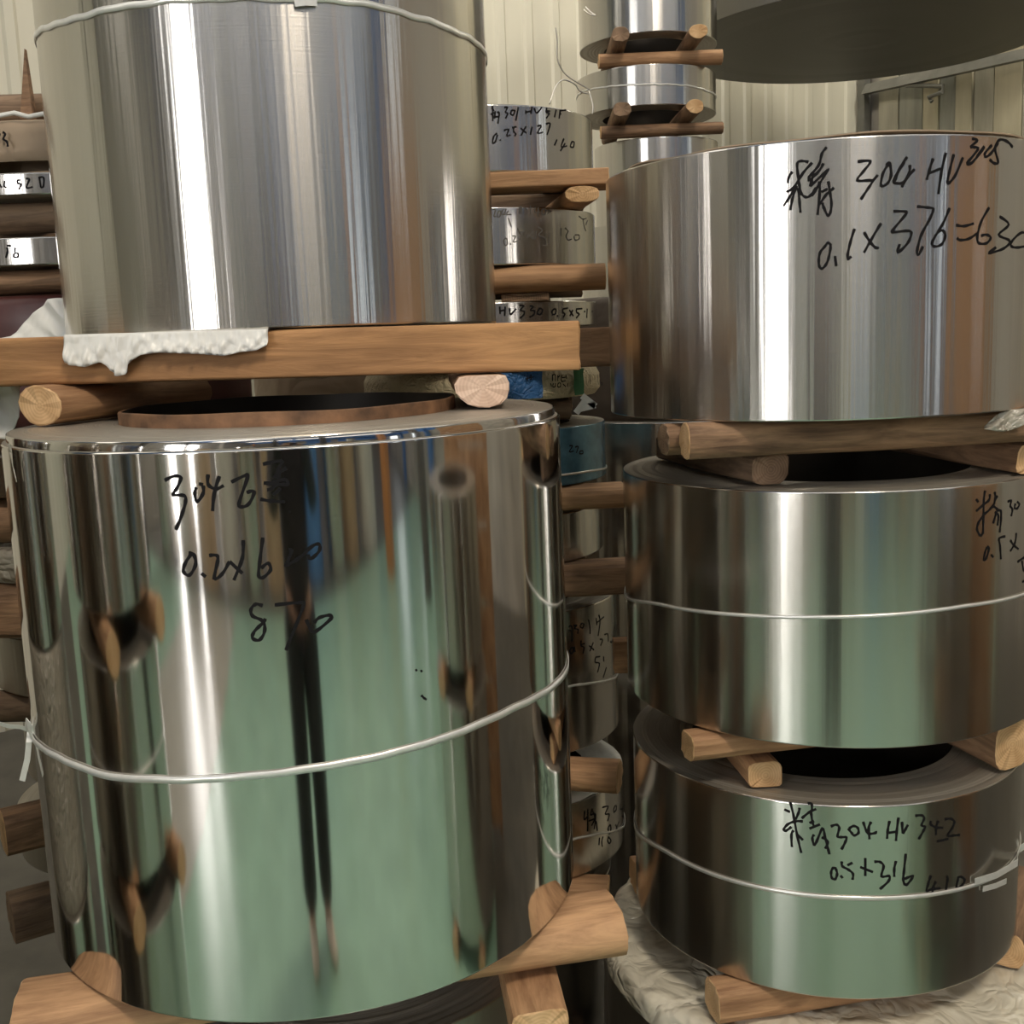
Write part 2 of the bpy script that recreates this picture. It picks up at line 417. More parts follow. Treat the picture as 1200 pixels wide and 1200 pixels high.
class Coil: pass
def make_coil(label, cx, cy, r, zb, zt, rin, mat, seed=1, low=0.004, high=0.0006, segs=480, rows=10, group=None, top=None,
              edge=EDGE, name='steel_coil', both=True, cat='coil', wrap_name='outer_wrap'):
    c = Coil(); c.x, c.y, c.r, c.zb, c.zt, c.rin = cx, cy, r, zb, zt, rin
    c.wave = Wave(seed, low, high)
    c.root = empty(name, (cx, cy, zb), label, cat, group)
    h = zt - zb
    m = MB(); vs = []; fs = []
    zs = [0.0] + [h * (i / rows) for i in range(rows + 1)] + [h]
    ins = [0.0012] + [0] * (rows + 1) + [0.0012]
    zs[1] = 0.0012; zs[-2] = h - 0.0012
    zs[2:2] = [0.0024, 0.0045]; zs[-2:-2] = [h - 0.0045, h - 0.0024]
    ins[1:1] = [0, 0]; ins[1:1] = [0, 0]
    for z, i_ in zip(zs, ins):
        for k in range(segs):
            th = 2 * PI * k / segs
            rr = r + c.wave(th, z) - i_
            vs.append((rr * math.cos(th), rr * math.sin(th), z))
    nr = len(zs)
    for i in range(nr - 1):
        for k in range(segs):
            fs.append((i * segs + k, i * segs + (k + 1) % segs, (i + 1) * segs + (k + 1) % segs, (i + 1) * segs + k))
    m.add(vs, fs)
    c.outer = m.build(wrap_name, mat, c.root, True)
    # wound edges
    rn = random.Random(seed + 50)
    es = 96
    def annulus(z, sgn, prof=None):
        mm = MB(); vs = []; fs = []
        if prof is None:
            prof = []; rr = r - 0.0012
            n = 14
            for i in range(n + 1):
                q = r - 0.0012 - (r - 0.0012 - rin) * i / n
                dz = 0 if i in (0, n) else rn.uniform(-0.0016, 0.0006)
                prof.append((q, dz)); 
        for q, dz in prof:
            for k in range(es):
                th = 2 * PI * k / es
                vs.append((q * math.cos(th), q * math.sin(th), z + sgn * dz))
        for i in range(len(prof) - 1):
            for k in range(es):
                f = (i * es + k, i * es + (k + 1) % es, (i + 1) * es + (k + 1) % es, (i + 1) * es + k)
                fs.append(f if sgn > 0 else f[::-1])
        mm.add(vs, fs)
        return mm.build('wound_edge', edge, c.root, False)
    c.top = annulus(h, 1, top)
    if both: annulus(0, -1)
    mm = MB(); vs = []; fs = []
    ztop = h + (top[-1][1] if top else 0)
    for z in (0.0, ztop):
        for k in range(es):
            th = 2 * PI * k / es; vs.append((rin * math.cos(th), rin * math.sin(th), z))
    for k in range(es): fs.append((k, es + k, es + (k + 1) % es, (k + 1) % es))
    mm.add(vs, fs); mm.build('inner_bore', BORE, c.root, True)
    return c
def band(c, name, zfun, width, mat, off=0.0012, segs=240, thick=0.0012):
    mm = MB(); vs = []; fs = []
    for k in range(segs):
        th = 2 * PI * k / segs
        z = zfun(th); rr = c.r + c.wave(th, z) + off
        for dr, dz in ((0, -width / 2), (thick, -width / 2), (thick, width / 2), (0, width / 2)):
            vs.append(((rr + dr) * math.cos(th), (rr + dr) * math.sin(th), z + dz))
    for k in range(segs):
        a, b2 = 4 * k, 4 * ((k + 1) % segs)
        for q in range(4): fs.append((a + q, b2 + q, b2 + (q + 1) % 4, a + (q + 1) % 4))
    mm.add(vs, fs)
    return mm.build(name, mat, c.root, True)
def band_px(c, pts, width, mat=STRAP, name='strap', wob=0.0, seed=3, off=0.0012):
    """a strap through the points where it is seen, closing level round the back"""
    pp = sorted([on_cyl(px, py, c.x, c.y, c.r) for px, py in pts])
    pp = [(th, z - c.zb) for th, z in pp]
    rn = random.Random(seed); ph = [rn.uniform(0, 6) for _ in range(4)]
    def zf(th):
        a0, z0 = pp[0]; a1, z1 = pp[-1]
        while th < a0: th += 2 * PI
        while th > a0 + 2 * PI: th -= 2 * PI
        w_ = 0.0 if not wob else wob * (math.sin(23 * th + ph[0]) * 0.5 + math.sin(41 * th + ph[1]) * 0.5)
        if th <= a1:
            for (ta, za), (tb, zb_) in zip(pp, pp[1:]):
                if ta <= th <= tb:
                    return za + (zb_ - za) * (th - ta) / max(tb - ta, 1e-6) + w_
        t = (th - a1) / (a0 + 2 * PI - a1)
        t = t * t * (3 - 2 * t)
        return z1 + (z0 - z1) * t + w_
    return band(c, name, zf, width, mat, off=off)
def write(c, strokes, width=0.0034, mat=MARKER, name='handwritten_lettering', off=0.0005):
    mm = MB()
    for st in strokes:
        pts = smoothline(st, 4)
        tz = [on_cyl(x, y, c.x, c.y, c.r) for x, y in pts]
        if len(tz) == 1: tz.append((tz[0][0] + 0.004, tz[0][1]))
        n = len(tz)
        vs = []; fs = []
        for i in range(n):
            a = tz[max(i - 1, 0)]; b = tz[min(i + 1, n - 1)]
            dx, dz = (b[0] - a[0]) * c.r, b[1] - a[1]
            l = math.hypot(dx, dz) or 1e-6
            nx, nz = -dz / l, dx / l
            wd = width * (0.5 if i in (0, n - 1) else 0.5 + 0.1 * math.sin(i * 1.7))
            wd *= 0.95
            for s in (-1, 1):
                th = tz[i][0] + s * nx * wd / c.r; z = tz[i][1] + s * nz * wd - c.zb
                rr = c.r + c.wave(th, z) + off
                vs.append((rr * math.cos(th), rr * math.sin(th), z))
        for i in range(n - 1): fs.append((2 * i, 2 * i + 1, 2 * i + 3, 2 * i + 2))
        mm.add(vs, fs)
    o = mm.build(name, mat, c.root)
    if 'lettering' in name: o['kind'] = 'stuff'
    return o

# ------------------------------------------------------------------ timber builder
def timber(name, label, p0, p1, ry, rz, mat, emat, cat='log', group=None, power=2.0, seed=0, wob=0.06, n=16, rings=9, flat_top=None, twist=0.0):
    """a log (power 2) or a hewn baulk (power 4+) from p0 to p1; ry, rz are half width and half height"""
    p0, p1 = Vector(p0), Vector(p1)
    L = (p1 - p0).length
    rn = random.Random(seed + 11)
    ph = [rn.uniform(0, 6.28) for _ in range(8)]
    xa = (p1 - p0).normalized()
    ya = Vector((0, 0, 1)).cross(xa).normalized(); za = xa.cross(ya)
    mat4 = Matrix((xa, ya, za)).transposed().to_4x4(); mat4.translation = (p0 + p1) / 2
    m = MB(); vs = []; fs = []
    def sect(x, s=1.0):
        out = []
        for k in range(n):
            a = 2 * PI * (k + 0.5) / n + twist
            cs, sn = math.cos(a), math.sin(a)
            y = math.copysign(abs(cs) ** (2 / power), cs); z = math.copysign(abs(sn) ** (2 / power), sn)
            w = 1 + wob * (math.sin(2 * a + ph[0] + x * 4) * 0.5 + math.sin(3 * a + ph[1] - x * 7) * 0.4 + math.sin(5 * a + ph[2] + x * 19) * 0.25 + 0.35 * math.sin(x * 15 + ph[3])) - wob
            zz = z * rz * w * s
            if flat_top is not None: zz = min(zz, flat_top)
            out.append((x, y * ry * w * s, zz))
        return out
    xs = [-L / 2 + L * i / (rings - 1) for i in range(rings)]
    for x in xs: vs += sect(x)
    for i in range(rings - 1):
        for k in range(n):
            fs.append((i * n + k, (i + 1) * n + k, (i + 1) * n + (k + 1) % n, i * n + (k + 1) % n))
    m.add(vs, fs)
    o = m.build(name, mat, None, power < 3)
    o.matrix_world = mat4
    for sgn in (-1, 1):
        e = MB(); x = sgn * L / 2
        rim = sect(x); rim2 = [(x + sgn * 0.0012 + 0.0012 * math.sin(3 * k + ph[4]), y * 0.93, z * 0.93) for k, (x_, y, z) in enumerate(rim)]
        cen = [(x + sgn * 0.001, 0, 0)]
        vs = rim + rim2 + cen
        fs = []
        for k in range(n):
            k2 = (k + 1) % n
            f = (k, k2, n + k2, n + k); g = (n + k, n + k2, 2 * n)
            fs += [f, g] if sgn > 0 else [f[::-1], g[::-1]]
        e.add(vs, fs)
        e.build('cut_end', emat, o)
    tag(o, label, cat, group)
    return o

# ------------------------------------------------------------------ the main coils
TA = 1.4509; BA = 0.8309
A = make_coil('large mirror-bright steel coil on the left, marked 0.2x620, tied with one bright strap', -0.281, 1.4389, 0.3462, BA, TA, 0.212, MIRROR, seed=4,
              low=0.010, high=0.00025, segs=600, rows=14,
              top=[(0.345, 0), (0.339, 0.0005), (0.3388, 0.0095), (0.3380, 0.011), (0.32, 0.0115), (0.315, 0.0125), (0.30, 0.012), (0.29, 0.0128), (0.27, 0.0125), (0.25, 0.013), (0.212, 0.0125)])
mb = MB(); vs = []; fs = []; es = 480
for q, z in ((0.3403, 0.6200), (0.3403, 0.6290), (0.3397, 0.6300)):
    for k in range(es):
        th = 2 * PI * k / es; rr = q + A.wave(th, 0.62) * 0.8
        vs.append((rr * math.cos(th), rr * math.sin(th), z))
for i in range(2):
    for k in range(es): fs.append((i * es + k, i * es + (k + 1) % es, (i + 1) * es + (k + 1) % es, (i + 1) * es + k))
mb.add(vs, fs); mb.build('inner_wrap', MIRROR, A.root, True)
mb = MB(); vs = []; fs = []
rn = random.Random(5); es = 120
for q, z in ((0.2125, 0.61), (0.2125, 0.6465), (0.2118, 0.648), (0.2080, 0.648)):
    for k in range(es):
        th = 2 * PI * k / es
        dz = 0.0006 * math.sin(7 * th) + 0.0006 * math.sin(3 * th + 1) if z > 0.64 else 0
        vs.append((q * math.cos(th), q * math.sin(th), z + dz))
for i in range(3):
    for k in range(es): fs.append((i * es + k, i * es + (k + 1) % es, (i + 1) * es + (k + 1) % es, (i + 1) * es + k))
mb.add(vs, fs); o = mb.build('core_tube', RUSTCORE, A.root, True); o['label'] = 'rusty brown core tube standing proud'
mb = MB(); vs = []; fs = []
for z in (0.0, 0.648):
    for k in range(es):
        th = 2 * PI * k / es; vs.append((0.2078 * math.cos(th), 0.2078 * math.sin(th), z + (0.0006 * math.sin(7 * th) + 0.0006 * math.sin(3 * th + 1) if z else 0)))
for k in range(es): fs.append((k, es + k, es + (k + 1) % es, (k + 1) % es))
mb.add(vs, fs); mb.build('core_inner_shade', BORE, A.root, True)  # dark inner face standing in for shade inside the core tube
band_px(A, [(33, 858), (70, 886), (130, 909), (230, 913), (330, 905), (480, 877), (600, 830), (662, 786)], 0.0078, wob=0.0005)
B = make_coil('tall streaky steel coil resting on the thick sawn beam, upper left', -0.330, 1.714, 0.317, 1.5735, 2.19, 0.22, BRUSHED, seed=9, low=0.006, high=0.0011, segs=720, rows=10)
band_px(B, [(38, 45), (80, 25), (150, 7), (260, -2), (340, -1), (420, 3), (480, 18), (530, 36), (567, 62)], 0.0075, wob=0.0012, seed=5)
C = make_coil('broad shiny steel coil marked 0.1x376=630, top of the right-hand stack', 0.5124, 1.8551, 0.3389, 1.42, 1.796, 0.22, SATIN, seed=15, low=0.006, high=0.0012, segs=720)
D = make_coil('satin steel coil with a strap round its middle, second in the right-hand stack', 0.5445, 1.9012, 0.348, 0.9311, 1.3146, 0.235, SATIN_LOW, seed=21, low=0.002, high=0.0003)
band_px(D, [(729, 695), (790, 712), (860, 720), (960, 723), (1060, 719), (1130, 710), (1199, 696)], 0.005)
E_ = make_coil('satin steel coil marked 0.5x316 and 410, lowest bare coil of the right-hand stack', 0.5375, 1.9028, 0.3332, 0.5176, 0.8336, 0.225, SATIN_LOW, seed=28, low=0.002, high=0.0003)
band_px(E_, [(742, 962), (790, 1003), (850, 1029), (920, 1045), (1000, 1052), (1060, 1051), (1110, 1044.5), (1150, 1033.5), (1180, 1016)], 0.0065)

# loose strap tail on the lowest bare coil
def ribbon(name, pts, width, mat, parent=None, up=(0, 0, 1), thick=0.001):
    mm = MB(); vs = []; fs = []
    pts = [Vector(p) for p in pts]
    for i, p in enumerate(pts):
        t = (pts[min(i + 1, len(pts) - 1)] - pts[max(i - 1, 0)]).normalized()
        u = Vector(up); u = (u - t * u.dot(t)).normalized(); s = t.cross(u)
        for a_, b_ in ((-1, -1), (1, -1), (1, 1), (-1, 1)): vs.append(p + u * a_ * width / 2 + s * b_ * thick / 2)
    for i in range(len(pts) - 1):
        for q in range(4): fs.append((4 * i + q, 4 * i + (q + 1) % 4, 4 * i + 4 + (q + 1) % 4, 4 * i + 4 + q))
    fs.append((3, 2, 1, 0)); n = 4 * (len(pts) - 1); fs.append((n, n + 1, n + 2, n + 3))
    mm.add(vs, fs)
    o = mb2 = mm.build(name, mat)
    if parent:
        o.parent = parent; o.matrix_parent_inverse = Matrix.Translation(parent.location).inverted()
    return o
def cylpt(c, px, py, off=0.0):
    th, z = on_cyl(px, py, c.x, c.y, c.r)
    return Vector((c.x + (c.r + off) * math.cos(th), c.y + (c.r + off) * math.sin(th), z))
ribbon('strap_tail', [cylpt(E_, 1140, 1032, 0.004), cylpt(E_, 1160, 1022, 0.012), cylpt(E_, 1176, 1006, 0.022), at_y(1192, 997, 1.76), at_y(1206, 988, 1.76)], 0.011, STRAP, E_.root)
ribbon('strap_tail', [cylpt(E_, 1150, 1041, 0.003), cylpt(E_, 1162, 1036, 0.007), cylpt(E_, 1172, 1030, 0.010)], 0.009, STRAP, E_.root)
# knot and tails of the strap on the large coil
ribbon('strap_tail', [at_y(36, 852, 1.30), at_y(34, 870, 1.28), at_y(32, 890, 1.28), at_y(26, 915, 1.28)], 0.007, STRAP, A.root, up=(1, 0, 0))
ribbon('strap_tail', [at_y(40, 858, 1.28), at_y(24, 852, 1.29), at_y(10, 851, 1.30), at_y(-4, 847, 1.31)], 0.005, STRAP, A.root)
ribbon('strap_knot', [at_y(30, 846, 1.28), at_y(36, 854, 1.272), at_y(42, 864, 1.272)], 0.013, STRAP, A.root)
# strap seal on the tall coil
ribbon('strap_seal', [cylpt(B, 344, 1, 0.004), cylpt(B, 356, 0, 0.006), cylpt(B, 370, 0, 0.004)], 0.016, STRAP, B.root)

# ---- handwriting, traced on the steel where it stands
def S(ox, oy, sc, strokes):
    return [[(ox + x / sc, oy + y / sc) for x, y in st] for st in strokes]
w1 = S(910, 150, 8, [
    [(150, 410), (115, 460), (105, 520)], [(300, 320), (240, 310), (195, 330), (200, 430), (215, 540), (235, 620), (285, 650), (330, 620), (370, 560)],
    [(335, 325), (250, 420), (160, 560), (90, 600)], [(190, 540), (120, 650), (65, 735)], [(190, 540), (150, 660), (130, 770)], [(205, 560), (215, 680), (225, 795)],
    [(470, 180), (425, 240), (400, 340), (330, 430), (305, 460), (310, 490), (400, 400), (440, 330)], [(345, 420), (330, 500), (320, 540), (440, 430), (480, 395), (330, 640)],
    [(400, 500), (405, 600), (385, 815)], [(485, 500), (500, 600), (515, 700), (505, 790), (480, 820), (440, 740), (430, 700)], [(540, 560), (470, 620), (400, 720)], [(420, 600), (480, 570)],
    [(760, 315), (880, 310), (820, 400), (755, 490), (870, 490), (900, 500), (850, 580), (790, 670)], [(950, 440), (890, 510)],
    [(1060, 325), (1000, 420), (980, 540), (1040, 520), (1075, 440), (1060, 325), (1030, 350)], [(1200, 320), (1130, 430), (1100, 510), (1200, 515)]])
w2 = S(1050, 150, 8, [
    [(105, 270), (40, 370), (0, 470), (-10, 515), (60, 515), (110, 460), (175, 385)], [(130, 345), (125, 420), (55, 555)],
    [(350, 285), (320, 380), (290, 485)], [(300, 430), (420, 380)], [(470, 230), (430, 400), (400, 620)], [(545, 245), (510, 380), (485, 500), (500, 515), (560, 440), (630, 275)],
    [(715, 100), (765, 115), (705, 175), (740, 180), (770, 200), (670, 330), (720, 320), (830, 180)], [(830, 170), (760, 265)], [(900, 160), (840, 230), (840, 270), (890, 240), (960, 140)],
    [(1095, 180), (1050, 130), (975, 110), (930, 190), (960, 320), (920, 330), (880, 295)],
    [(200, 735), (290, 745), (350, 760), (320, 850), (240, 1000), (200, 1150), (215, 1185), (255, 1110)], [(505, 750), (440, 900), (345, 1060), (360, 1110), (430, 1090), (465, 1010), (440, 960), (400, 970)],
    [(565, 910), (640, 920), (730, 895)], [(575, 1030), (600, 1050), (680, 1040), (760, 990)], [(875, 745), (800, 880), (765, 1020), (780, 1080), (850, 1080), (890, 1030), (850, 1000), (800, 1010)],
    [(975, 830), (1060, 905), (965, 1000), (1060, 1050), (1060, 1090), (990, 1140), (870, 1172), (940, 1120)], [(1260, 1010), (1180, 980), (1090, 1060), (1085, 1110), (1150, 1120), (1240, 1100)]])
w3 = S(950, 230, 10, [
    [(240, 580), (205, 545), (165, 590), (110, 660), (95, 760), (105, 830), (140, 845), (190, 780), (220, 680), (235, 580)], [(285, 700), (300, 820)],
    [(515, 380), (470, 520), (435, 680), (440, 735), (475, 705)], [(625, 420), (700, 540), (760, 600), (800, 605)], [(825, 315), (720, 490), (625, 660)],
    [(970, 175), (1110, 180), (1110, 220), (960, 400), (980, 420), (1150, 405), (1180, 450), (1130, 560), (1020, 660), (1045, 560)]])
write(C, w1 + w2 + w3, 0.0038)
write(A, S(180, 530, 5, [
    [(65, 165), (120, 140), (160, 150), (130, 220), (115, 250), (180, 255), (185, 300), (160, 380), (130, 455)], [(290, 190), (265, 185)], [(290, 195), (290, 240), (255, 290), (240, 240), (250, 205)],
    [(318, 130), (320, 190), (365, 215), (410, 195)], [(385, 140), (355, 240), (345, 345)], [(455, 175), (540, 135), (550, 150), (500, 300), (520, 320), (560, 300), (590, 230), (545, 235)],
    [(640, 70), (750, 50), (735, 90), (710, 150)], [(780, 90), (735, 120), (700, 150)], [(645, 180), (780, 190), (770, 160), (690, 175)], [(735, 120), (725, 180), (690, 215), (665, 220)], [(625, 275), (680, 285), (770, 290)],
    [(795, 350), (800, 350)], [(745, 210), (700, 250)],
    [(225, 590), (185, 650), (175, 700), (210, 720), (245, 660), (235, 600), (205, 590)], [(280, 710), (305, 730)], [(325, 605), (370, 605), (375, 640), (355, 740), (400, 715), (445, 640)], [(445, 640), (520, 710)], [(525, 515), (520, 620), (470, 750)],
    [(640, 500), (625, 620), (615, 720), (640, 735), (685, 690), (670, 650), (630, 680)], [(790, 570), (810, 575), (785, 640), (775, 665), (850, 620), (930, 550), (970, 540), (970, 580), (920, 625), (905, 600)],
    [(640, 900), (600, 890), (570, 920), (580, 960), (640, 990), (650, 1050), (620, 1100), (580, 1090), (590, 1050), (640, 1000), (655, 975)], [(710, 895), (860, 880), (880, 890), (840, 1000), (775, 1160)],
    [(895, 980), (920, 1040), (950, 1050), (1040, 975), (1030, 955), (970, 970), (940, 1000)]]), 0.0036)
# two dark dents low on the mirror coil
for st in ([(487, 786), (489, 785)], [(493, 787), (495, 786)], [(494, 815), (497, 818), (500, 820)]): write(A, [st], 0.0026, MARKER, 'black_speck')
write(E_, S(910, 930, 10, [
    [(90, 185), (160, 215)], [(270, 165), (260, 220), (225, 300)], [(160, 95), (200, 260), (240, 480), (290, 695)], [(310, 325), (220, 325), (130, 360), (85, 420), (110, 435), (175, 390)], [(200, 430), (175, 480), (180, 625)], [(235, 470), (310, 545)],
    [(365, 115), (410, 115), (415, 200)], [(295, 290), (380, 220), (465, 180)], [(405, 220), (420, 330), (440, 390)], [(385, 345), (440, 320)], [(385, 410), (510, 360)], [(440, 480), (420, 520), (440, 600), (470, 560), (540, 405), (570, 520), (620, 710)], [(530, 510), (600, 560), (570, 645)],
    [(635, 385), (700, 365), (735, 400), (715, 500), (760, 510), (820, 515), (800, 580), (760, 655)], [(840, 410), (880, 460), (910, 490), (960, 460), (950, 400), (900, 380), (850, 410)], [(1015, 330), (1050, 430), (1080, 470), (1160, 460), (1165, 440)], [(1110, 330), (1080, 400), (1090, 535)],
    [(700, 880), (665, 870), (640, 920), (650, 990), (690, 1000), (710, 940), (695, 880)], [(750, 960), (775, 990)], [(765, 795), (770, 850), (840, 890), (895, 940), (890, 1010)], [(830, 840), (890, 810)], [(1040, 755), (1040, 965)], [(980, 860), (1130, 920)]])
    + S(1020, 930, 10, [[(225, 320), (205, 420), (195, 530)], [(330, 280), (310, 430), (300, 555)], [(215, 460), (310, 445)], [(370, 330), (380, 460), (410, 420), (440, 365)],
    [(525, 260), (600, 255), (630, 290), (600, 370), (640, 390), (620, 440), (565, 535)], [(710, 320), (705, 360), (770, 395), (850, 400)], [(795, 315), (770, 400), (770, 485)], [(870, 300), (940, 295), (985, 330), (960, 400), (905, 495), (980, 490), (1050, 485)], [(780, 560), (915, 530)],
    [(45, 800), (110, 800), (155, 850), (130, 970), (220, 965), (210, 1030), (110, 1120)], [(300, 790), (280, 880), (280, 975)], [(415, 705), (395, 900), (385, 1000), (400, 1060), (430, 1065), (490, 990), (490, 965), (400, 1000)],
    [(710, 960), (680, 1050), (660, 1140), (720, 1120), (820, 1110)], [(770, 1030), (740, 1090), (725, 1170)], [(890, 970), (905, 1000), (885, 1140)], [(1020, 990), (1060, 975), (1105, 1010), (1080, 1070), (1010, 1105), (1030, 1000)]]), 0.0040)
write(D, S(1120, 570, 10, [
    [(240, 150), (265, 185)], [(345, 50), (330, 150), (325, 350), (320, 560)], [(400, 90), (390, 160), (320, 220), (240, 290)], [(330, 340), (270, 420), (250, 500), (280, 570), (300, 575), (320, 540)], [(330, 330), (410, 260), (460, 190)],
    [(455, 65), (465, 130), (440, 230), (400, 260)], [(490, 110), (460, 160)], [(440, 230), (480, 260), (510, 290)], [(440, 435), (470, 330), (490, 280), (530, 290), (530, 400), (515, 540)], [(460, 300), (500, 340), (490, 460)],
    [(610, 180), (650, 165), (640, 230), (665, 270), (650, 350)], [(700, 200), (690, 250), (720, 260), (745, 210), (720, 180)], [(370, 710), (345, 770), (330, 860), (360, 840), (390, 730), (370, 705)], [(415, 800), (440, 830)],
    [(580, 585), (510, 610), (520, 700), (530, 855)], [(640, 630), (680, 690), (735, 735)], [(710, 545), (695, 660), (640, 760)], [(725, 885), (790, 840), (830, 830)], [(775, 870), (790, 960), (800, 1000)], [(780, 1120), (830, 1090)]]), 0.0036)

# ------------------------------------------------------------------ timbers of the two front stacks
def lift(p, z): return Vector((p.x, p.y, z))
GB = 'timber packing of the front left stack'
GR = 'timber packing of the right-hand stack'
# thick sawn beam under the tall coil
def plank(name, label, p0, p1, wd, ht, mat, emat, cat='beam', group=None, seed=0, wob=0.015):
    return timber(name, label, p0, p1, wd / 2, ht / 2, mat, emat, cat, group, power=14, seed=seed, wob=wob, n=28, rings=7)
plank('timber_beam', 'thick sawn timber beam under the tall coil, white film hanging over it', (-0.80, 1.440, 1.5455), (0.092, 1.440, 1.5375), 0.076, 0.062, BEAMW, BEAMW, seed=1)
plank('timber_beam', 'sawn beam hidden behind, carrying the back of the tall coil', (-0.78, 1.93, 1.5430), (0.06, 1.93, 1.5430), 0.076, 0.058, BEAMW, BEAMW, seed=2)
zA = TA + 0.0135
p0 = at_z(46, 474, zA + 0.027); p0.y = p0.y
e0 = at_y(48, 475, 1.375)
timber('timber_log', 'round log with a pale ringed end, left under the thick beam', (e0.x, 1.372, zA + 0.0255), (-0.47, 1.66, zA + 0.0255), 0.036, 0.027, PEELED, ENDW, group=GB, seed=3)
e1 = at_y(566, 457, 1.375)
timber('timber_log', 'round log with a pinkish cracked end, right under the thick beam', (e1.x, 1.372, zA + 0.0265), (-0.06, 1.80, zA + 0.0265), 0.038, 0.0265, BARK, ENDPINK, group=GB, seed=4, flat_top=0.0150)
# under the mirror coil
timber('timber_log', 'pale half-round timber sticking out on both sides under the large mirror coil', (-0.590, 1.175, BA - 0.0335), (0.112, 1.335, BA - 0.0335), 0.060, 0.036, PEELED, ENDW, group=GB, seed=6, wob=0.04, flat_top=0.031)
timber('timber_log', 'half-round timber hidden behind, carrying the back of the mirror coil', (-0.60, 1.60, BA - 0.0335), (0.06, 1.64, BA - 0.0335), 0.055, 0.036, PEELED, ENDW, group=GB, seed=7, wob=0.04, flat_top=0.031)
zl = BA - 0.068
timber('timber_baulk', 'split square baulk with a rough orange end below the pale half-round timber', (0.010, 1.205, zl - 0.031), (-0.06, 1.80, zl - 0.031), 0.038, 0.031, PEELED, ENDW, group=GB, power=4.5, seed=8, wob=0.07)
timber('timber_baulk', 'square baulk low on the left under the mirror coil', (-0.52, 1.26, zl - 0.031), (-0.46, 1.80, zl - 0.031), 0.038, 0.031, PEELED, ENDW, group=GB, power=4.5, seed=9, wob=0.07)
zl2 = zl - 0.064
make_coil('dull steel coil on the floor at the foot of the front left stack', -0.26, 1.52, 0.29, 0.07, zl2, 0.2, DULLDARK, seed=33, segs=160, rows=4)
for i, xx in enumerate((-0.42, -0.10)):
    timber('timber_baulk', ('left', 'right')[i] + ' floor baulk under the lowest coil of the front left stack', (xx, 1.2, 0.034), (xx, 1.84, 0.034), 0.045, 0.032, OLDWOOD, ENDDARK, group='floor baulks of the front left stack', power=5, seed=60 + i)
# between C and D
zt = D.zt
pa, pb = at_y(803, 517, 1.60), at_y(1290, 480, 1.66)
zc = 1.42 - 0.0275
timber('timber_log', 'long knotty log directly under the broad 0.1x376 coil', lift(pa, zc), lift(pb, zc), 0.032, 0.0275, BARK, ENDW, group=GR, seed=12, rings=14, wob=0.08, power=2.4)
zc2 = zt + 0.0245
timber('timber_baulk', 'short dark baulk with a cracked crumbling end on the strapped middle coil', at_z(903, 550, zc2), (0.30, 2.05, zc2), 0.034, 0.024, OLDWOOD, ENDDARK, group=GR, power=4, seed=13, wob=0.09)
timber('timber_log', 'brown log at the back left on the strapped middle coil', at_z(778, 515, zc2 + 0.0515), lift(at_z(778, 515, zc2 + 0.0515) + Vector((0.60, 0.10, 0)), zc2 + 0.0515), 0.03, 0.026, BARK, ENDDARK, group=GR, seed=14)
timber('timber_baulk', 'brown baulk at the right edge on the strapped middle coil', (0.80, 1.66, zc2), (0.71, 2.15, zc2), 0.04, 0.024, BARK, ENDW, group=GR, power=5, seed=15)
# between D and E
zt = E_.zt
zd = 0.9311 - 0.0255
timber('timber_log', 'short hewn log under the left front of the strapped middle coil', at_z(806, 874, zd), (0.62, 1.74, zd), 0.030, 0.0250, PEELED, ENDW, group=GR, power=3, seed=16, wob=0.07)
zd2 = zt + 0.0225
timber('timber_baulk', 'squared baulk with a split yellow end on the 0.5x316 coil', at_z(897, 908, zd2), (0.33, 2.10, zd2), 0.030, 0.0225, PEELED, ENDW, group=GR, power=5, seed=17)
timber('timber_log', 'reddish hewn log at the right edge on the 0.5x316 coil', at_z(1186, 872, zt + 0.0475), (0.66, 2.10, zt + 0.0475), 0.034, 0.047, BARK, ENDW, group=GR, power=3, seed=18)
# under E
ze = 0.5176 - 0.0335
timber('timber_log', 'squarish log at bottom centre, on the plastic-wrapped coil', at_z(835, 1172, ze), (0.66, 1.70, ze), 0.036, 0.033, PEELED, ENDW, group=GR, power=3.2, seed=19, wob=0.07)
timber('timber_log', 'reddish log at the lower right edge on the plastic-wrapped coil', at_z(1176, 1112, ze), (0.95, 1.98, ze), 0.036, 0.033, BARK, ENDW, group=GR, power=3, seed=20)
timber('timber_baulk', 'baulk with an orange end seen just left under the lowest bare coil', (0.215, 2.06, ze), (0.60, 2.12, ze), 0.036, 0.033, PEELED, ENDW, group=GR, power=4, seed=21)

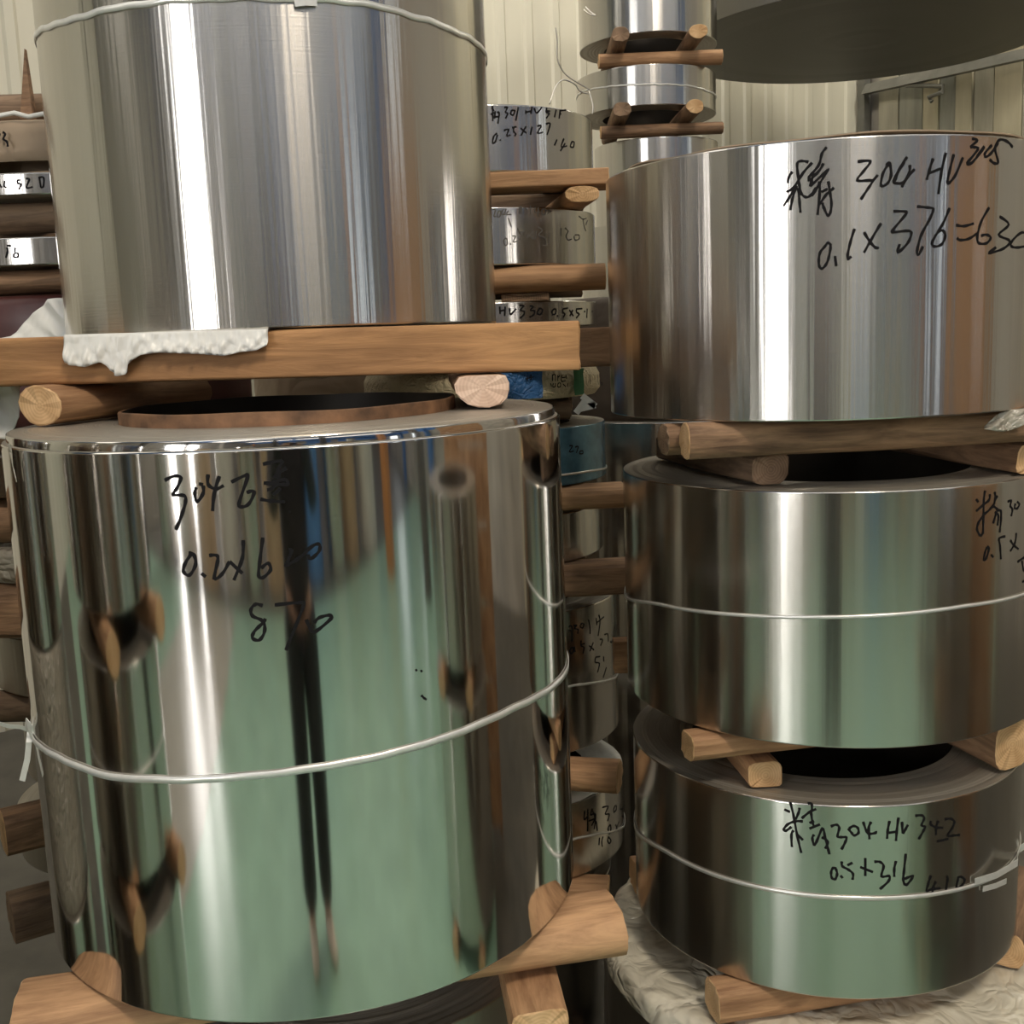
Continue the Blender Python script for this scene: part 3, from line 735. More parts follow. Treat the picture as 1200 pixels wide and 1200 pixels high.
# ------------------------------------------------------------------ plastic-wrapped coil under the right-hand stack
def wrapped(label, cx, cy, r, zb, zt_, mat, amp=0.008, seed=2, segs=160, rows=16, rin=0.18, name='wrapped_coil', sag=0.0, group=None, side=None):
    rn = random.Random(seed); ph = [[rn.uniform(0, 6.28) for _ in range(3)] + [rn.randint(5, 38), rn.uniform(-70, 70)] for _ in range(12)]
    def cr(th, s):
        v = 0
        for a_, b_, c_, n_, k_ in ph: v += abs(math.sin(n_ * th * 0.5 * 2 / 2 * 1 + k_ * s + a_)) * (0.6 + 0.4 * math.sin(3 * th + b_))
        return amp * (v / 12 - 0.5)
    root = empty(name, (cx, cy, zb), label, 'coil', group)
    h = zt_ - zb
    prof = [(r - 0.01, 0.0), (r, 0.012)] + [(r, 0.012 + (h - 0.035) * i / rows) for i in range(1, rows)] + [(r, h - 0.018), (r - 0.006, h - 0.006), (r - 0.02, h)]
    nt_ = 10
    prof += [(r - 0.02 - (r - 0.02 - rin) * i / nt_, h - sag * math.sin(PI * i / nt_)) for i in range(1, nt_ + 1)] + [(rin - 0.004, h - 0.03), (rin - 0.006, h - 0.12)]
    mm = MB(); vs = []; fs = []
    for i, (q, z) in enumerate(prof):
        s = i * 0.011
        for k in range(segs):
            th = 2 * PI * k / segs
            d = cr(th, s)
            flat = i > rows + 3
            vs.append(((q + (0 if flat else d)) * math.cos(th), (q + (0 if flat else d)) * math.sin(th), max(0.0, min(z + (d * 0.6 if flat else 0), h))))
    for i in range(len(prof) - 1):
        for k in range(segs): fs.append((i * segs + k, i * segs + (k + 1) % segs, (i + 1) * segs + (k + 1) % segs, (i + 1) * segs + k))
    if side:      # the film covers only the top and a short lip; below it the bare coil shows
        lo = MB(); cut = rows * segs
        lo.add(vs, [f for f in fs if max(f) < cut + segs]); lo.build('outer_wrap', side, root, True)
        fs = [f for f in fs if max(f) >= cut + segs]
    mm.add(vs, fs)
    mm.build('plastic_wrap', mat, root, True)
    c = Coil(); c.x, c.y, c.r, c.zb, c.zt, c.root, c.wave = cx, cy, r, zb, zt_, root, (lambda th, z: amp * 0.5)
    return c
wrapped('coil wrapped in crumpled cream plastic at the bottom of the right-hand stack', 0.5375, 1.903, 0.40, 0.07, ze - 0.034, CREAMFILM, 0.026, seed=8, segs=240, side=DULLDARK)
for i, yy in enumerate((1.72, 2.08)):
    timber('timber_baulk', ('front', 'rear')[i] + ' floor baulk under the plastic-wrapped coil', (0.16, yy, 0.034), (0.92, yy, 0.034), 0.045, 0.032, OLDWOOD, ENDDARK, group='floor baulks of the right-hand stack', power=5, seed=70 + i)

# ------------------------------------------------------------------ white film over the beam and crumpled sheet at left
def sheet(name, label, grid, mat, thick=0.0012, cat='plastic film', amp=0.0):
    """grid: rows of Vectors"""
    mm = MB(); vs = []; fs = []
    R_, C_ = len(grid), len(grid[0])
    for row in grid:
        for p in row: vs.append(p)
    for i in range(R_ - 1):
        for k in range(C_ - 1): fs.append((i * C_ + k, i * C_ + k + 1, (i + 1) * C_ + k + 1, (i + 1) * C_ + k))
    mm.add(vs, fs)
    o = mm.build(name, mat, None, True)
    so = o.modifiers.new('thickness', 'SOLIDIFY'); so.thickness = thick; so.offset = 0
    if label: tag(o, label, cat)
    return o
yF = 1.4010
prof = [(75, 425), (85, 428), (100, 430), (118, 424), (128, 432), (136, 441), (148, 438), (152, 424), (165, 416), (185, 413), (215, 414), (240, 415), (262, 417), (285, 412), (300, 411), (315, 404)]
def lowedge(px):
    for (a_, ya_), (b_, yb_) in zip(prof, prof[1:]):
        if a_ <= px <= b_: return ya_ + (yb_ - ya_) * (px - a_) / (b_ - a_)
    return prof[-1][1]
rn = random.Random(12)
grid = []
NR, NC = 13, 90
for i in range(NR):
    row = []
    for k in range(NC):
        px = 76 + (315 - 76) * k / (NC - 1)
        t = i / (NR - 1)
        top = at_y(px, 388, yF)
        ztop = 1.5455 + 0.031 - 0.008 * (top.x + 0.8) / 0.892 + 0.0008
        if t < 0.16:
            y = yF + 0.028 * (1 - t / 0.16); z = ztop
        else:
            tt = (t - 0.16) / 0.84
            low = at_y(px, lowedge(px), yF).z
            z = ztop + (low - ztop) * tt
            fold = 0.0035 * math.sin(px * 0.22 + 2.2 * math.sin(px * 0.043)) + 0.003 * math.sin(px * 0.61 + tt * 4) + 0.0025 * math.sin(px * 0.13 - tt * 7)
            y = yF - 0.0045 - abs(fold) * (0.3 + tt) - 0.004 * tt
        row.append(Vector((top.x, y, z)))
    grid.append(row)
sheet('plastic_film', 'crumpled white plastic film caught under the tall coil, hanging over the beam', grid, WHITEFILM, 0.0009)
def crumple(name, label, outline, y0, amp, mat, n=22, seed=1, lean=0.10):
    """a crumpled sheet standing behind the beam: outline gives (px, top py, bottom py)"""
    rn = random.Random(seed); ph = [(rn.uniform(20, 90), rn.uniform(20, 90), rn.uniform(0, 6)) for _ in range(7)]
    grid = []
    for i in range(n):
        row = []
        for k in range(n):
            u = k / (n - 1) * (len(outline) - 1); j = min(int(u), len(outline) - 2); f = u - j
            px, ta, ba = [outline[j][q] + (outline[j + 1][q] - outline[j][q]) * f for q in range(3)]
            py = ta + (ba - ta) * i / (n - 1)
            p = at_y(px, py, y0 - lean * i / (n - 1))
            d = sum(abs(math.sin(a_ * p.x + b_ * p.z + c_)) for a_, b_, c_ in ph) / 7 - 0.6
            p.y += amp * d
            row.append(p)
        grid.append(row)
    return sheet(name, label, grid, mat, 0.001)
crumple('plastic_film', 'white plastic sheet bunched up behind the left end of the beam', [(-12, 398, 412), (16, 394, 412), (34, 370, 412), (58, 351, 412), (70, 349, 412), (92, 356, 412)], 1.66, 0.03, WHITEFILM, seed=4, lean=0.02)
crumple('plastic_film', 'white plastic bundle hanging under the left end of the beam', [(-14, 446, 508), (-4, 446, 513), (6, 446, 515), (16, 446, 500), (24, 447, 488)], 1.47, 0.03, WHITEFILM, seed=6, lean=0.02)
def flap(name, label, pts, mat):
    mm = MB(); mm.add(pts, [(0, 1, 2), (0, 2, 3)] if len(pts) == 4 else [(0, 1, 2)])
    o = mm.build(name, mat); so = o.modifiers.new('thickness', 'SOLIDIFY'); so.thickness = 0.001
    tag(o, label, 'plastic film'); return o
flap('plastic_film', 'pointed strip of grey film hanging over the left rim of the mirror coil', [cylpt(A, 16, 519, 0.006), cylpt(A, 21, 520, 0.007), cylpt(A, 21, 545, 0.005), cylpt(A, 24.5, 564, 0.004)], GREYFILM)
crumple('plastic_film', 'torn piece of grey film stuck on the long knotty log', [(1154, 500, 503), (1165, 488, 505), (1180, 480, 506), (1196, 479, 500), (1206, 478, 494)], 1.592, 0.008, GREYFILM, seed=9, n=12, lean=0.006)

# ------------------------------------------------------------------ brown paper on the top of the broad coil
mm = MB(); vs = []; fs = []
n = 96
for k in range(n):
    th = 2 * PI * k / n
    rr = 0.325 + 0.006 * math.sin(5 * th) + 0.004 * math.sin(13 * th)
    zz = 0.0042 + 0.0025 * math.sin(4 * th + 1) + 0.0015 * math.sin(11 * th)
    vs += [(0.23 * math.cos(th), 0.23 * math.sin(th), 0.001), (rr * math.cos(th), rr * math.sin(th), max(0.0012, zz)), (rr * math.cos(th), rr * math.sin(th), max(0.0012, zz) + 0.002)]
for k in range(n):
    a_, b_ = 3 * k, 3 * ((k + 1) % n)
    fs += [(a_, a_ + 1, b_ + 1, b_), (a_ + 1, a_ + 2, b_ + 2, b_ + 1), (a_ + 2, a_, b_, b_ + 2)]
mm.add(vs, fs); o = mm.build('paper_cover', KRAFT, None, False, (C.x, C.y, C.zt))
tag(o, 'brown paper sheet lying on top of the broad 0.1x376 coil', 'paper')

# ------------------------------------------------------------------ middle background stack
MX, MY, MR = -0.052, 2.32, 0.243
yf = MY - MR
def zm(py, px=620): return at_y(px, py, yf).z
G2 = 'timber packing of the middle background stack'
m1 = make_coil('narrow steel coil marked 0.25x127 on the middle background stack', MX, MY, MR, zm(200, 585), zm(121, 585), 0.17, BACKCOIL, seed=41, low=0.006, high=0.0012, segs=360, rows=6)
write(m1, S(570, 115, 10, [[(60, 110), (90, 150)], [(70, 85), (75, 190), (75, 270)], [(50, 190), (110, 160)], [(105, 150), (95, 240)], [(125, 170), (150, 170), (135, 300)], [(95, 220), (145, 215)], [(210, 110), (245, 105), (225, 165), (250, 180), (225, 240)],
    [(300, 140), (285, 180), (310, 200), (335, 150), (300, 140)], [(375, 105), (345, 265)], [(465, 145), (460, 185)], [(535, 100), (520, 185)], [(470, 165), (530, 150)], [(560, 115), (590, 175), (650, 105)], [(705, 115), (700, 165), (735, 180), (700, 235)], [(705, 150), (745, 155)], [(815, 135), (795, 225)], [(860, 155), (850, 240)], [(860, 165), (870, 195)], [(855, 150), (930, 140)],
    [(125, 410), (85, 450), (75, 525), (105, 510), (130, 430)], [(160, 485), (165, 500)], [(205, 380), (260, 365), (240, 440), (285, 430)], [(300, 345), (355, 335)], [(320, 350), (320, 390), (345, 420), (330, 445)], [(400, 350), (470, 410)], [(465, 330), (405, 440)], [(535, 335), (515, 430)], [(595, 330), (640, 325), (600, 410), (660, 400)], [(695, 305), (745, 300), (710, 430)],
    [(825, 485), (795, 555)], [(905, 475), (875, 570), (940, 560)], [(920, 530), (865, 620)], [(1000, 510), (980, 565), (1015, 575), (1025, 520), (1000, 510)]]), 0.0032)
mb_h = zm(222, 640)
plank('timber_board', 'sawn board under the 0.25x127 coil', (-0.42, 2.14, (zm(200, 585) + zm(219, 640)) / 2 - 0.0005), (0.20, 2.12, (zm(200, 585) + zm(219, 640)) / 2 - 0.0005), 0.10, zm(200, 585) - zm(219, 640) - 0.001, PEELED, ENDW, 'board', G2, seed=31)
plank('timber_board', 'second board behind it under the 0.25x127 coil', (-0.35, 2.46, (zm(200, 585) + zm(219, 640)) / 2 - 0.0005), (0.18, 2.46, (zm(200, 585) + zm(219, 640)) / 2 - 0.0005), 0.10, zm(200, 585) - zm(219, 640) - 0.001, OLDWOOD, ENDW, 'board', G2, seed=32)
z1, z0 = zm(219, 640) - 0.001, zm(240, 640) + 0.0005
timber('timber_log', 'half log with an orange end between the 0.25x127 and 0.25x131 coils', (0.150, 2.07, (z0 + z1) / 2), (0.10, 2.52, (z0 + z1) / 2), 0.032, (z1 - z0) / 2, PEELED, ENDW, group=G2, seed=33, power=2.6, wob=0.02)
timber('timber_log', 'left half log between the 0.25x127 and 0.25x131 coils', (-0.22, 2.10, (z0 + z1) / 2), (-0.20, 2.52, (z0 + z1) / 2), 0.032, (z1 - z0) / 2, OLDWOOD, ENDDARK, group=G2, seed=34, power=2.6, wob=0.02)
m2 = make_coil('narrow steel coil with faint grey writing 0.25x131, second of the middle background stack', MX, MY, MR, zm(308, 640), zm(240, 640), 0.17, BACKCOIL, seed=43, low=0.006, high=0.0016, segs=360, rows=6)
write(m2, S(570, 230, 8.571, [[(65, 130), (90, 140), (75, 200), (100, 200)], [(120, 150), (110, 205), (135, 200), (140, 150), (120, 150)], [(160, 140), (155, 180), (250, 185)], [(200, 130), (175, 180)], [(220, 150), (200, 175)], [(335, 100), (330, 180), (350, 100), (355, 180)], [(380, 110), (400, 130), (405, 185)], [(440, 95), (440, 185)], [(490, 110), (485, 160), (540, 160)], [(520, 110), (515, 205)], [(560, 130), (555, 180), (590, 180), (590, 130), (560, 130)], [(600, 140), (650, 150), (610, 170)],
    [(220, 220), (250, 310)], [(200, 420), (175, 440), (185, 490), (210, 480), (205, 420)], [(240, 470), (245, 490)], [(260, 400), (290, 400), (270, 460), (310, 450)], [(310, 320), (330, 370), (350, 390), (330, 440)], [(330, 360), (385, 350)], [(400, 380), (480, 430)], [(470, 350), (400, 420)], [(500, 350), (490, 430)], [(510, 310), (560, 340), (520, 390), (590, 420), (600, 490), (560, 490)], [(630, 365), (625, 490)],
    [(750, 320), (745, 400)], [(790, 320), (820, 350), (800, 400), (820, 440), (855, 430)], [(880, 400), (890, 440), (930, 430), (930, 390), (890, 390)], [(930, 200), (970, 230), (1005, 220)], [(970, 230), (985, 310), (1000, 350)], [(1015, 240), (1000, 290)]]), 0.0024, MARKER_FAINT)
z1, z0 = zm(308, 640) - 0.001, zm(342, 640)
timber('timber_log', 'brown log under the 0.25x131 coil', (-0.40, 2.13, (z0 + z1) / 2), (0.19, 2.11, (z0 + z1) / 2), 0.045, (z1 - z0) / 2, PEELED, ENDW, group=G2, seed=35, wob=0.03)
timber('timber_log', 'rear log under the 0.25x131 coil', (-0.35, 2.46, (z0 + z1) / 2), (0.17, 2.46, (z0 + z1) / 2), 0.045, (z1 - z0) / 2, OLDWOOD, ENDDARK, group=G2, seed=36, wob=0.03)
z1b, z0b = z0 - 0.0005, zm(352, 640) + 0.0005
plank('timber_board', 'thin dark packing strip on the 0.5x55 coil', (0.04, 2.10, (z0b + z1b) / 2), (0.06, 2.5, (z0b + z1b) / 2), 0.09, z1b - z0b, OLDWOOD, ENDDARK, 'board', G2, seed=37)
plank('timber_board', 'left thin packing strip on the 0.5x55 coil', (-0.20, 2.10, (z0b + z1b) / 2), (-0.20, 2.5, (z0b + z1b) / 2), 0.09, z1b - z0b, OLDWOOD, ENDDARK, 'board', G2, seed=38)
m3 = make_coil('thin steel coil marked HV330 0.5x55 just above the sawn beam end', MX, MY, MR, zm(382, 640), zm(352, 640), 0.17, BACKCOIL, seed=44, low=0.006, high=0.0012, segs=360, rows=4)
write(m3, S(575, 340, 8.571, [[(90, 165), (95, 240)], [(145, 165), (140, 260)], [(95, 210), (140, 200)], [(190, 180), (200, 245), (255, 185)], [(290, 155), (330, 155), (300, 200), (335, 215), (330, 250), (295, 280)], [(390, 160), (425, 165), (400, 200), (440, 210), (430, 250), (390, 270)], [(490, 180), (465, 230), (500, 245), (520, 200), (490, 180)], [(640, 190), (615, 210), (620, 245), (650, 235), (655, 195), (640, 190)], [(665, 255), (675, 265)], [(720, 190), (775, 180)], [(720, 195), (725, 225), (745, 240), (725, 275)], [(790, 200), (830, 260)], [(825, 200), (795, 260)], [(860, 190), (920, 185)], [(860, 195), (865, 225), (890, 240), (860, 280)], [(970, 185), (965, 280)], [(940, 215), (1025, 215)], [(1105, 190), (1135, 190), (1110, 280), (1150, 280)]]), 0.0034)
z1, z0 = zm(383, 690) - 0.001, zm(430, 690)
plank('timber_beam', 'dark brown board behind the end of the thick sawn beam', (-0.40, 2.11, (z0 + z1) / 2), (0.20, 2.09, (z0 + z1) / 2), 0.06, z1 - z0, BARK, ENDW, group=G2, seed=39)
plank('timber_beam', 'rear board under the HV330 coil', (-0.35, 2.46, (z0 + z1) / 2), (0.17, 2.46, (z0 + z1) / 2), 0.06, z1 - z0, OLDWOOD, ENDW, group=G2, seed=40)
# sack-wrapped coil: cream, blue and green woven sacks
zt1, zb1 = z0 - 0.001, zm(469, 650)
sk = wrapped('coil wrapped in printed cream, green and blue woven sacks below the beam end', MX, MY, MR + 0.002, zb1, zt1, SACK_C, 0.006, seed=15, segs=120, rows=8)
def patch(c, name, px0, px1, mat, off):
    ths = [on_cyl(px0, 450, c.x, c.y, c.r)[0], on_cyl(px1, 450, c.x, c.y, c.r)[0]]
    mm = MB(); vs = []; fs = []; h = c.zt - c.zb; n_ = 18
    for i in range(n_ + 1):
        th = ths[0] + (ths[1] - ths[0]) * i / n_
        for z in (0.004, h * 0.35, h * 0.7, h - 0.004):
            rr = c.r + off + 0.002 * math.sin(i * 1.9 + z * 200)
            vs.append((rr * math.cos(th), rr * math.sin(th), z))
    for i in range(n_):
        for k in range(3): fs.append((4 * i + k, 4 * i + 4 + k, 4 * i + 5 + k, 4 * i + 1 + k))
    mm.add(vs, fs); return mm.build(name, mat, c.root, True)
o = patch(sk, 'sack_panel', 560, 634, SACK_B, 0.006); o['label'] = 'blue woven sack panel'
o = patch(sk, 'sack_panel', 670, 681, SACK_G, 0.006); o['label'] = 'green printed stripe'
write(sk, S(595, 420, 10, [[(490, 190), (490, 265)], [(490, 195), (520, 190), (525, 265)], [(550, 195), (550, 265)], [(550, 225), (575, 200)], [(600, 190), (590, 265), (640, 260)], [(600, 225), (640, 220)], [(640, 190), (650, 240)], [(470, 290), (480, 330)], [(500, 290), (495, 330), (520, 330), (525, 290)], [(555, 290), (550, 330), (580, 330), (580, 290), (555, 290)], [(610, 300), (640, 330)], [(665, 290), (660, 330)], [(910, 200), (920, 300)], [(1000, 190), (1010, 310)], [(1040, 280), (1055, 300), (1040, 320)]]), 0.0022, MARKER, 'printed_lettering', 0.0065)
write(sk, S(595, 420, 10, [[(195, 200), (205, 260)], [(240, 190), (245, 250)], [(180, 240), (270, 215)]]), 0.0022, MARKER, 'printed_lettering', 0.0095)
# paper scraps on the dark gap
for i, (x, y, a_) in enumerate(((681, 476, 0.9), (690, 470, -0.7), (688, 477, 0.2))):
    p = at_y(x, y, 2.06)
    mm = MB(); cs, sn = math.cos(a_), math.sin(a_)
    mm.hexa([p + Vector((dx * cs - dz * sn, dy, dx * sn + dz * cs)) for dz in (-0.006, 0.006) for dx, dy in ((-0.016, 0), (0.016, 0), (0.016, 0.0012), (-0.016, 0.0012))])
    mm.build('scrap', WHITEFILM, sk.root).matrix_parent_inverse = Matrix.Translation(sk.root.location).inverted()
z1, z0 = zb1 - 0.001, zm(497, 690)
timber('timber_log', 'dark log under the sack-wrapped coil', (-0.36, 2.16, (z0 + z1) / 2), (0.12, 2.20, (z0 + z1) / 2), 0.04, (z1 - z0) / 2, OLDWOOD, ENDDARK, group=G2, seed=41)
timber('timber_log', 'rear dark log under the sack-wrapped coil', (-0.36, 2.46, (z0 + z1) / 2), (0.14, 2.46, (z0 + z1) / 2), 0.04, (z1 - z0) / 2, OLDWOOD, ENDDARK, group=G2, seed=42)
m5 = make_coil('blue film covered coil marked 270 behind the mirror coil', MX + 0.01, MY, MR, zm(572, 690), zm(503, 690), 0.17, BLUEFILM, seed=45, segs=200, rows=4)
band_px(m5, [(662, 556), (690, 552), (718, 547)], 0.004)
write(m5, S(640, 380, 6.667, [[(180, 950), (205, 950), (180, 995), (215, 990)], [(225, 960), (250, 955), (235, 1005)], [(265, 990), (260, 1010), (285, 1010), (285, 990), (265, 990)]]), 0.003)
z1, z0 = zm(572, 690) - 0.001, zm(603, 690)
timber('timber_log', 'orange-brown log under the blue film covered coil', (-0.40, 2.12, (z0 + z1) / 2), (0.22, 2.15, (z0 + z1) / 2), 0.05, (z1 - z0) / 2, PEELED, ENDW, group=G2, seed=43, power=3)
timber('timber_log', 'rear log under the blue film covered coil', (-0.36, 2.46, (z0 + z1) / 2), (0.16, 2.46, (z0 + z1) / 2), 0.05, (z1 - z0) / 2, OLDWOOD, ENDDARK, group=G2, seed=44)
m6 = make_coil('dull tan coil between two orange logs in the gap behind the mirror coil', MX, MY, MR, zm(664, 690), zm(606, 690), 0.17, BACKCOIL, seed=46, segs=200, rows=4)
z1, z0 = zm(664, 690) - 0.001, zm(705, 690)
timber('timber_log', 'reddish squared log above the coil marked 301', (-0.40, 2.12, (z0 + z1) / 2), (0.24, 2.15, (z0 + z1) / 2), 0.05, (z1 - z0) / 2, BARK, ENDW, group=G2, seed=45, power=4)
timber('timber_log', 'rear log above the coil marked 301', (-0.36, 2.46, (z0 + z1) / 2), (0.16, 2.46, (z0 + z1) / 2), 0.05, (z1 - z0) / 2, OLDWOOD, ENDDARK, group=G2, seed=46)
m7 = make_coil('coil marked 301 with a pale rim in the gap, strap round its middle', MX + 0.02, MY, MR + 0.005, zm(888, 690), zm(720, 690), 0.17, SATIN_LOW, seed=47, segs=240, rows=6)
band_px(m7, [(672, 803), (695, 800), (720, 794)], 0.004)
write(m7, S(655, 710, 13.33, [[(150, 330), (200, 320), (200, 560)], [(150, 380), (200, 385)], [(230, 310), (275, 300), (245, 350), (300, 370), (290, 435)], [(355, 270), (330, 320), (365, 345), (390, 290), (355, 270)], [(460, 210), (480, 320), (485, 440)], [(580, 190), (590, 300)], [(620, 140), (640, 240), (610, 470)], [(580, 270), (700, 170)],
    [(200, 650), (165, 700), (190, 745), (235, 700), (210, 640)], [(240, 640), (250, 720)], [(345, 540), (345, 620), (390, 650), (375, 745)], [(345, 600), (400, 590)], [(470, 620), (545, 690)], [(535, 570), (480, 710)], [(640, 520), (680, 530), (650, 620)], [(710, 450), (760, 440), (770, 560)], [(800, 550), (830, 560), (900, 340), (890, 300), (860, 340), (840, 500), (850, 545)], [(570, 800), (640, 790)], [(570, 800), (565, 880), (630, 900), (600, 1040)], [(695, 790), (700, 870)], [(740, 960), (690, 1120)]]), 0.003)
p = at_y(724, 777, 2.06)
mm = MB(); mm.box(-0.018, -0.004, -0.032, 0.03, 0.03, 0.032)
o = mm.build('wood_block', PEELED, None, False, (p.x + 0.015, 2.10, p.z)); tag(o, 'small orange wood block wedged beside the coil marked 301', 'block')
z1, z0 = zm(888, 690) - 0.001, zm(925, 690)
timber('timber_log', 'pale log end under the coil marked 301', (0.19, 2.06, (z0 + z1) / 2), (-0.36, 2.20, (z0 + z1) / 2), 0.045, (z1 - z0) / 2, PEELED, ENDW, group=G2, seed=47)
timber('timber_log', 'rear log under the coil marked 301', (-0.36, 2.46, (z0 + z1) / 2), (0.16, 2.46, (z0 + z1) / 2), 0.045, (z1 - z0) / 2, OLDWOOD, ENDDARK, group=G2, seed=48)
m8 = make_coil('grey coil marked 304 at the bottom of the gap, crumpled plastic on its top', MX + 0.02, MY, MR + 0.01, zm(1035, 690), zm(948, 690), 0.17, SATIN_LOW, seed=48, segs=200, rows=4)
band_px(m8, [(676, 982), (700, 977), (730, 968)], 0.004)
write(m8, S(670, 925, 15, [[(230, 380), (220, 530), (280, 480)], [(285, 350), (280, 740)], [(370, 340), (330, 450), (420, 440), (400, 700)], [(300, 560), (400, 520)], [(430, 560), (450, 730)], [(350, 350), (410, 500), (350, 640)], [(540, 320), (640, 300), (590, 430), (660, 440), (630, 560)], [(770, 280), (740, 330), (740, 400), (780, 360), (785, 280)], [(850, 260), (850, 350), (910, 330)], [(900, 250), (890, 390)], [(990, 160), (990, 270)], [(1045, 120), (1045, 250)], [(990, 210), (1040, 190)],
    [(680, 620), (640, 680), (660, 780), (690, 700), (680, 620)], [(490, 850), (480, 980)], [(550, 830), (530, 920), (540, 1010)], [(640, 830), (690, 900), (660, 950), (630, 900), (650, 830)], [(770, 620), (820, 740)], [(830, 560), (760, 740)], [(880, 480), (940, 480), (880, 680)], [(1000, 360), (980, 450), (1010, 470), (1040, 370)]]), 0.0032)
mm = MB(); vs = []; fs = []; n = 60
for i in range(8):
    for k in range(n):
        th = 2 * PI * k / n; q = 0.165 + 0.088 * i / 7
        z = m8.zt + 0.0015 + 0.012 * abs(math.sin(9 * th + i * 1.3)) * abs(math.sin(17 * th - i * 0.9)) * (1 if i < 7 else 0.3)
        vs.append((m8.x + q * math.cos(th), m8.y + q * math.sin(th), z))
for i in range(7):
    for k in range(n): fs.append((i * n + k, (i + 1) * n + k, (i + 1) * n + (k + 1) % n, i * n + (k + 1) % n))
mm.add(vs, fs); o = mm.build('plastic_film', WHITEFILM, None, True); tag(o, 'crumpled pale plastic lying on the grey coil marked 304', 'plastic film')
z1 = zm(1035, 690) - 0.001
timber('timber_baulk', 'squared baulk with an orange end under the grey coil marked 304', (0.165, 2.09, z1 - 0.03), (-0.36, 2.16, z1 - 0.03), 0.04, 0.03, PEELED, ENDW, group=G2, seed=49, power=5)
timber('timber_baulk', 'rear baulk under the grey coil marked 304', (0.17, 2.46, z1 - 0.03), (-0.36, 2.46, z1 - 0.03), 0.04, 0.03, OLDWOOD, ENDDARK, group=G2, seed=50, power=5)
make_coil('dull coil on the floor under the middle background stack', MX, MY, MR, 0.0, z1 - 0.061, 0.17, BACKCOIL, seed=49, segs=120, rows=3)

# ------------------------------------------------------------------ left background stack
LX, LY, LR = -0.83, 2.28, 0.30
ylf = 2.02
def zl_(py, px=30): return at_y(px, py, ylf).z
G3 = 'timber packing of the left background stack'
l1 = wrapped('paper-wrapped coil on top of the left background stack', LX, LY, LR, zl_(192), zl_(143), KRAFT, 0.006, seed=21, segs=100, rows=6)
write(l1, S(0, 120, 10, [[(0, 370), (25, 380), (10, 450), (20, 500)], [(60, 360), (90, 380), (70, 440), (110, 470), (120, 530)]]), 0.004, MARKER, 'handwritten_lettering', 0.006)
mm = MB()
for k in range(30):
    th = -2.6 + 1.9 * k / 29
    vs = None
pts = [Vector((LX + (LR + 0.002) * math.cos(-2.75 + 1.8 * k / 24), LY + (LR + 0.002) * math.sin(-2.75 + 1.8 * k / 24), l1.zt + 0.004 + 0.004 * math.sin(k * 2.1))) for k in range(25)]
mm = MB(); mm.tube(pts, 0.004, 6); o = mm.build('twisted_film_edge', WHITEFILM, l1.root, True); o.matrix_parent_inverse = Matrix.Translation(l1.root.location).inverted()
timber('timber_log', 'dark log lying across the top of the left background stack', (-1.25, 2.12, zl_(143) + 0.040), (-0.62, 2.10, zl_(143) + 0.040), 0.03, 0.028, OLDWOOD, ENDDARK, group=G3, seed=51)
q0, q1, q2 = at_y(23.5, 139, 2.05), at_y(38.5, 139, 2.05), at_y(28.5, 57, 2.05)
mm = MB(); mm.add([q0, q1, q2, q0 + Vector((0, 0.02, 0)), q1 + Vector((0, 0.02, 0)), q2 + Vector((0, 0.01, 0))], [(0, 1, 2), (5, 4, 3), (0, 3, 4, 1), (1, 4, 5, 2), (2, 5, 3, 0)])
tag(mm.build('wood_splinter', BARK), 'pointed brown wood splinter standing on the left background stack', 'wood')
z1, z0 = zl_(192) - 0.001, zl_(206)
plank('timber_board', 'dark packing strip under the paper-wrapped coil', (-0.98, 2.0, (z0 + z1) / 2), (-0.98, 2.5, (z0 + z1) / 2), 0.09, z1 - z0, OLDWOOD, ENDDARK, 'board', G3, seed=52)
plank('timber_board', 'second dark packing strip under the paper-wrapped coil', (-0.70, 2.05, (z0 + z1) / 2), (-0.70, 2.5, (z0 + z1) / 2), 0.09, z1 - z0, OLDWOOD, ENDDARK, 'board', G3, seed=53)
def zl(py): return zl_(py)
l2 = make_coil('thin coil marked 52 in the left background stack', LX, LY, LR, zl(232), zl(206.5), 0.19, BACKCOIL, seed=51, low=0.006, high=0.0012, segs=240, rows=4)
write(l2, S(0, 120, 10, [[(0, 960), (20, 1000)], [(60, 920), (50, 980), (80, 1000)], [(200, 910), (240, 910)], [(205, 915), (210, 950), (250, 960), (220, 1020)], [(305, 895), (345, 900), (310, 1000), (385, 990)], [(460, 880), (480, 1000)], [(450, 885), (510, 880), (510, 980), (480, 1000)]]), 0.0032)
z1, z0 = zl(232) - 0.001, zl(272)
timber('timber_log', 'thick dark log under the thin coil marked 52', (-1.25, 2.08, (z0 + z1) / 2), (-0.55, 2.06, (z0 + z1) / 2), 0.05, (z1 - z0) / 2, OLDWOOD, ENDDARK, group=G3, seed=54)
timber('timber_log', 'rear dark log under the thin coil marked 52', (-1.25, 2.48, (z0 + z1) / 2), (-0.55, 2.48, (z0 + z1) / 2), 0.05, (z1 - z0) / 2, OLDWOOD, ENDDARK, group=G3, seed=55)
l3 = make_coil('bright coil in the left background stack, between two dark logs', LX, LY, LR, zl(313), zl(281), 0.19, BACKCOIL, seed=52, low=0.006, high=0.0012, segs=240, rows=4)
write(l3, S(0, 240, 10, [[(80, 480), (130, 480)], [(85, 500), (90, 550), (70, 620)], [(180, 500), (175, 560), (210, 570), (210, 610), (165, 610), (165, 570)]]), 0.0036)
z1, z0 = zl(313) - 0.001, zl(346)
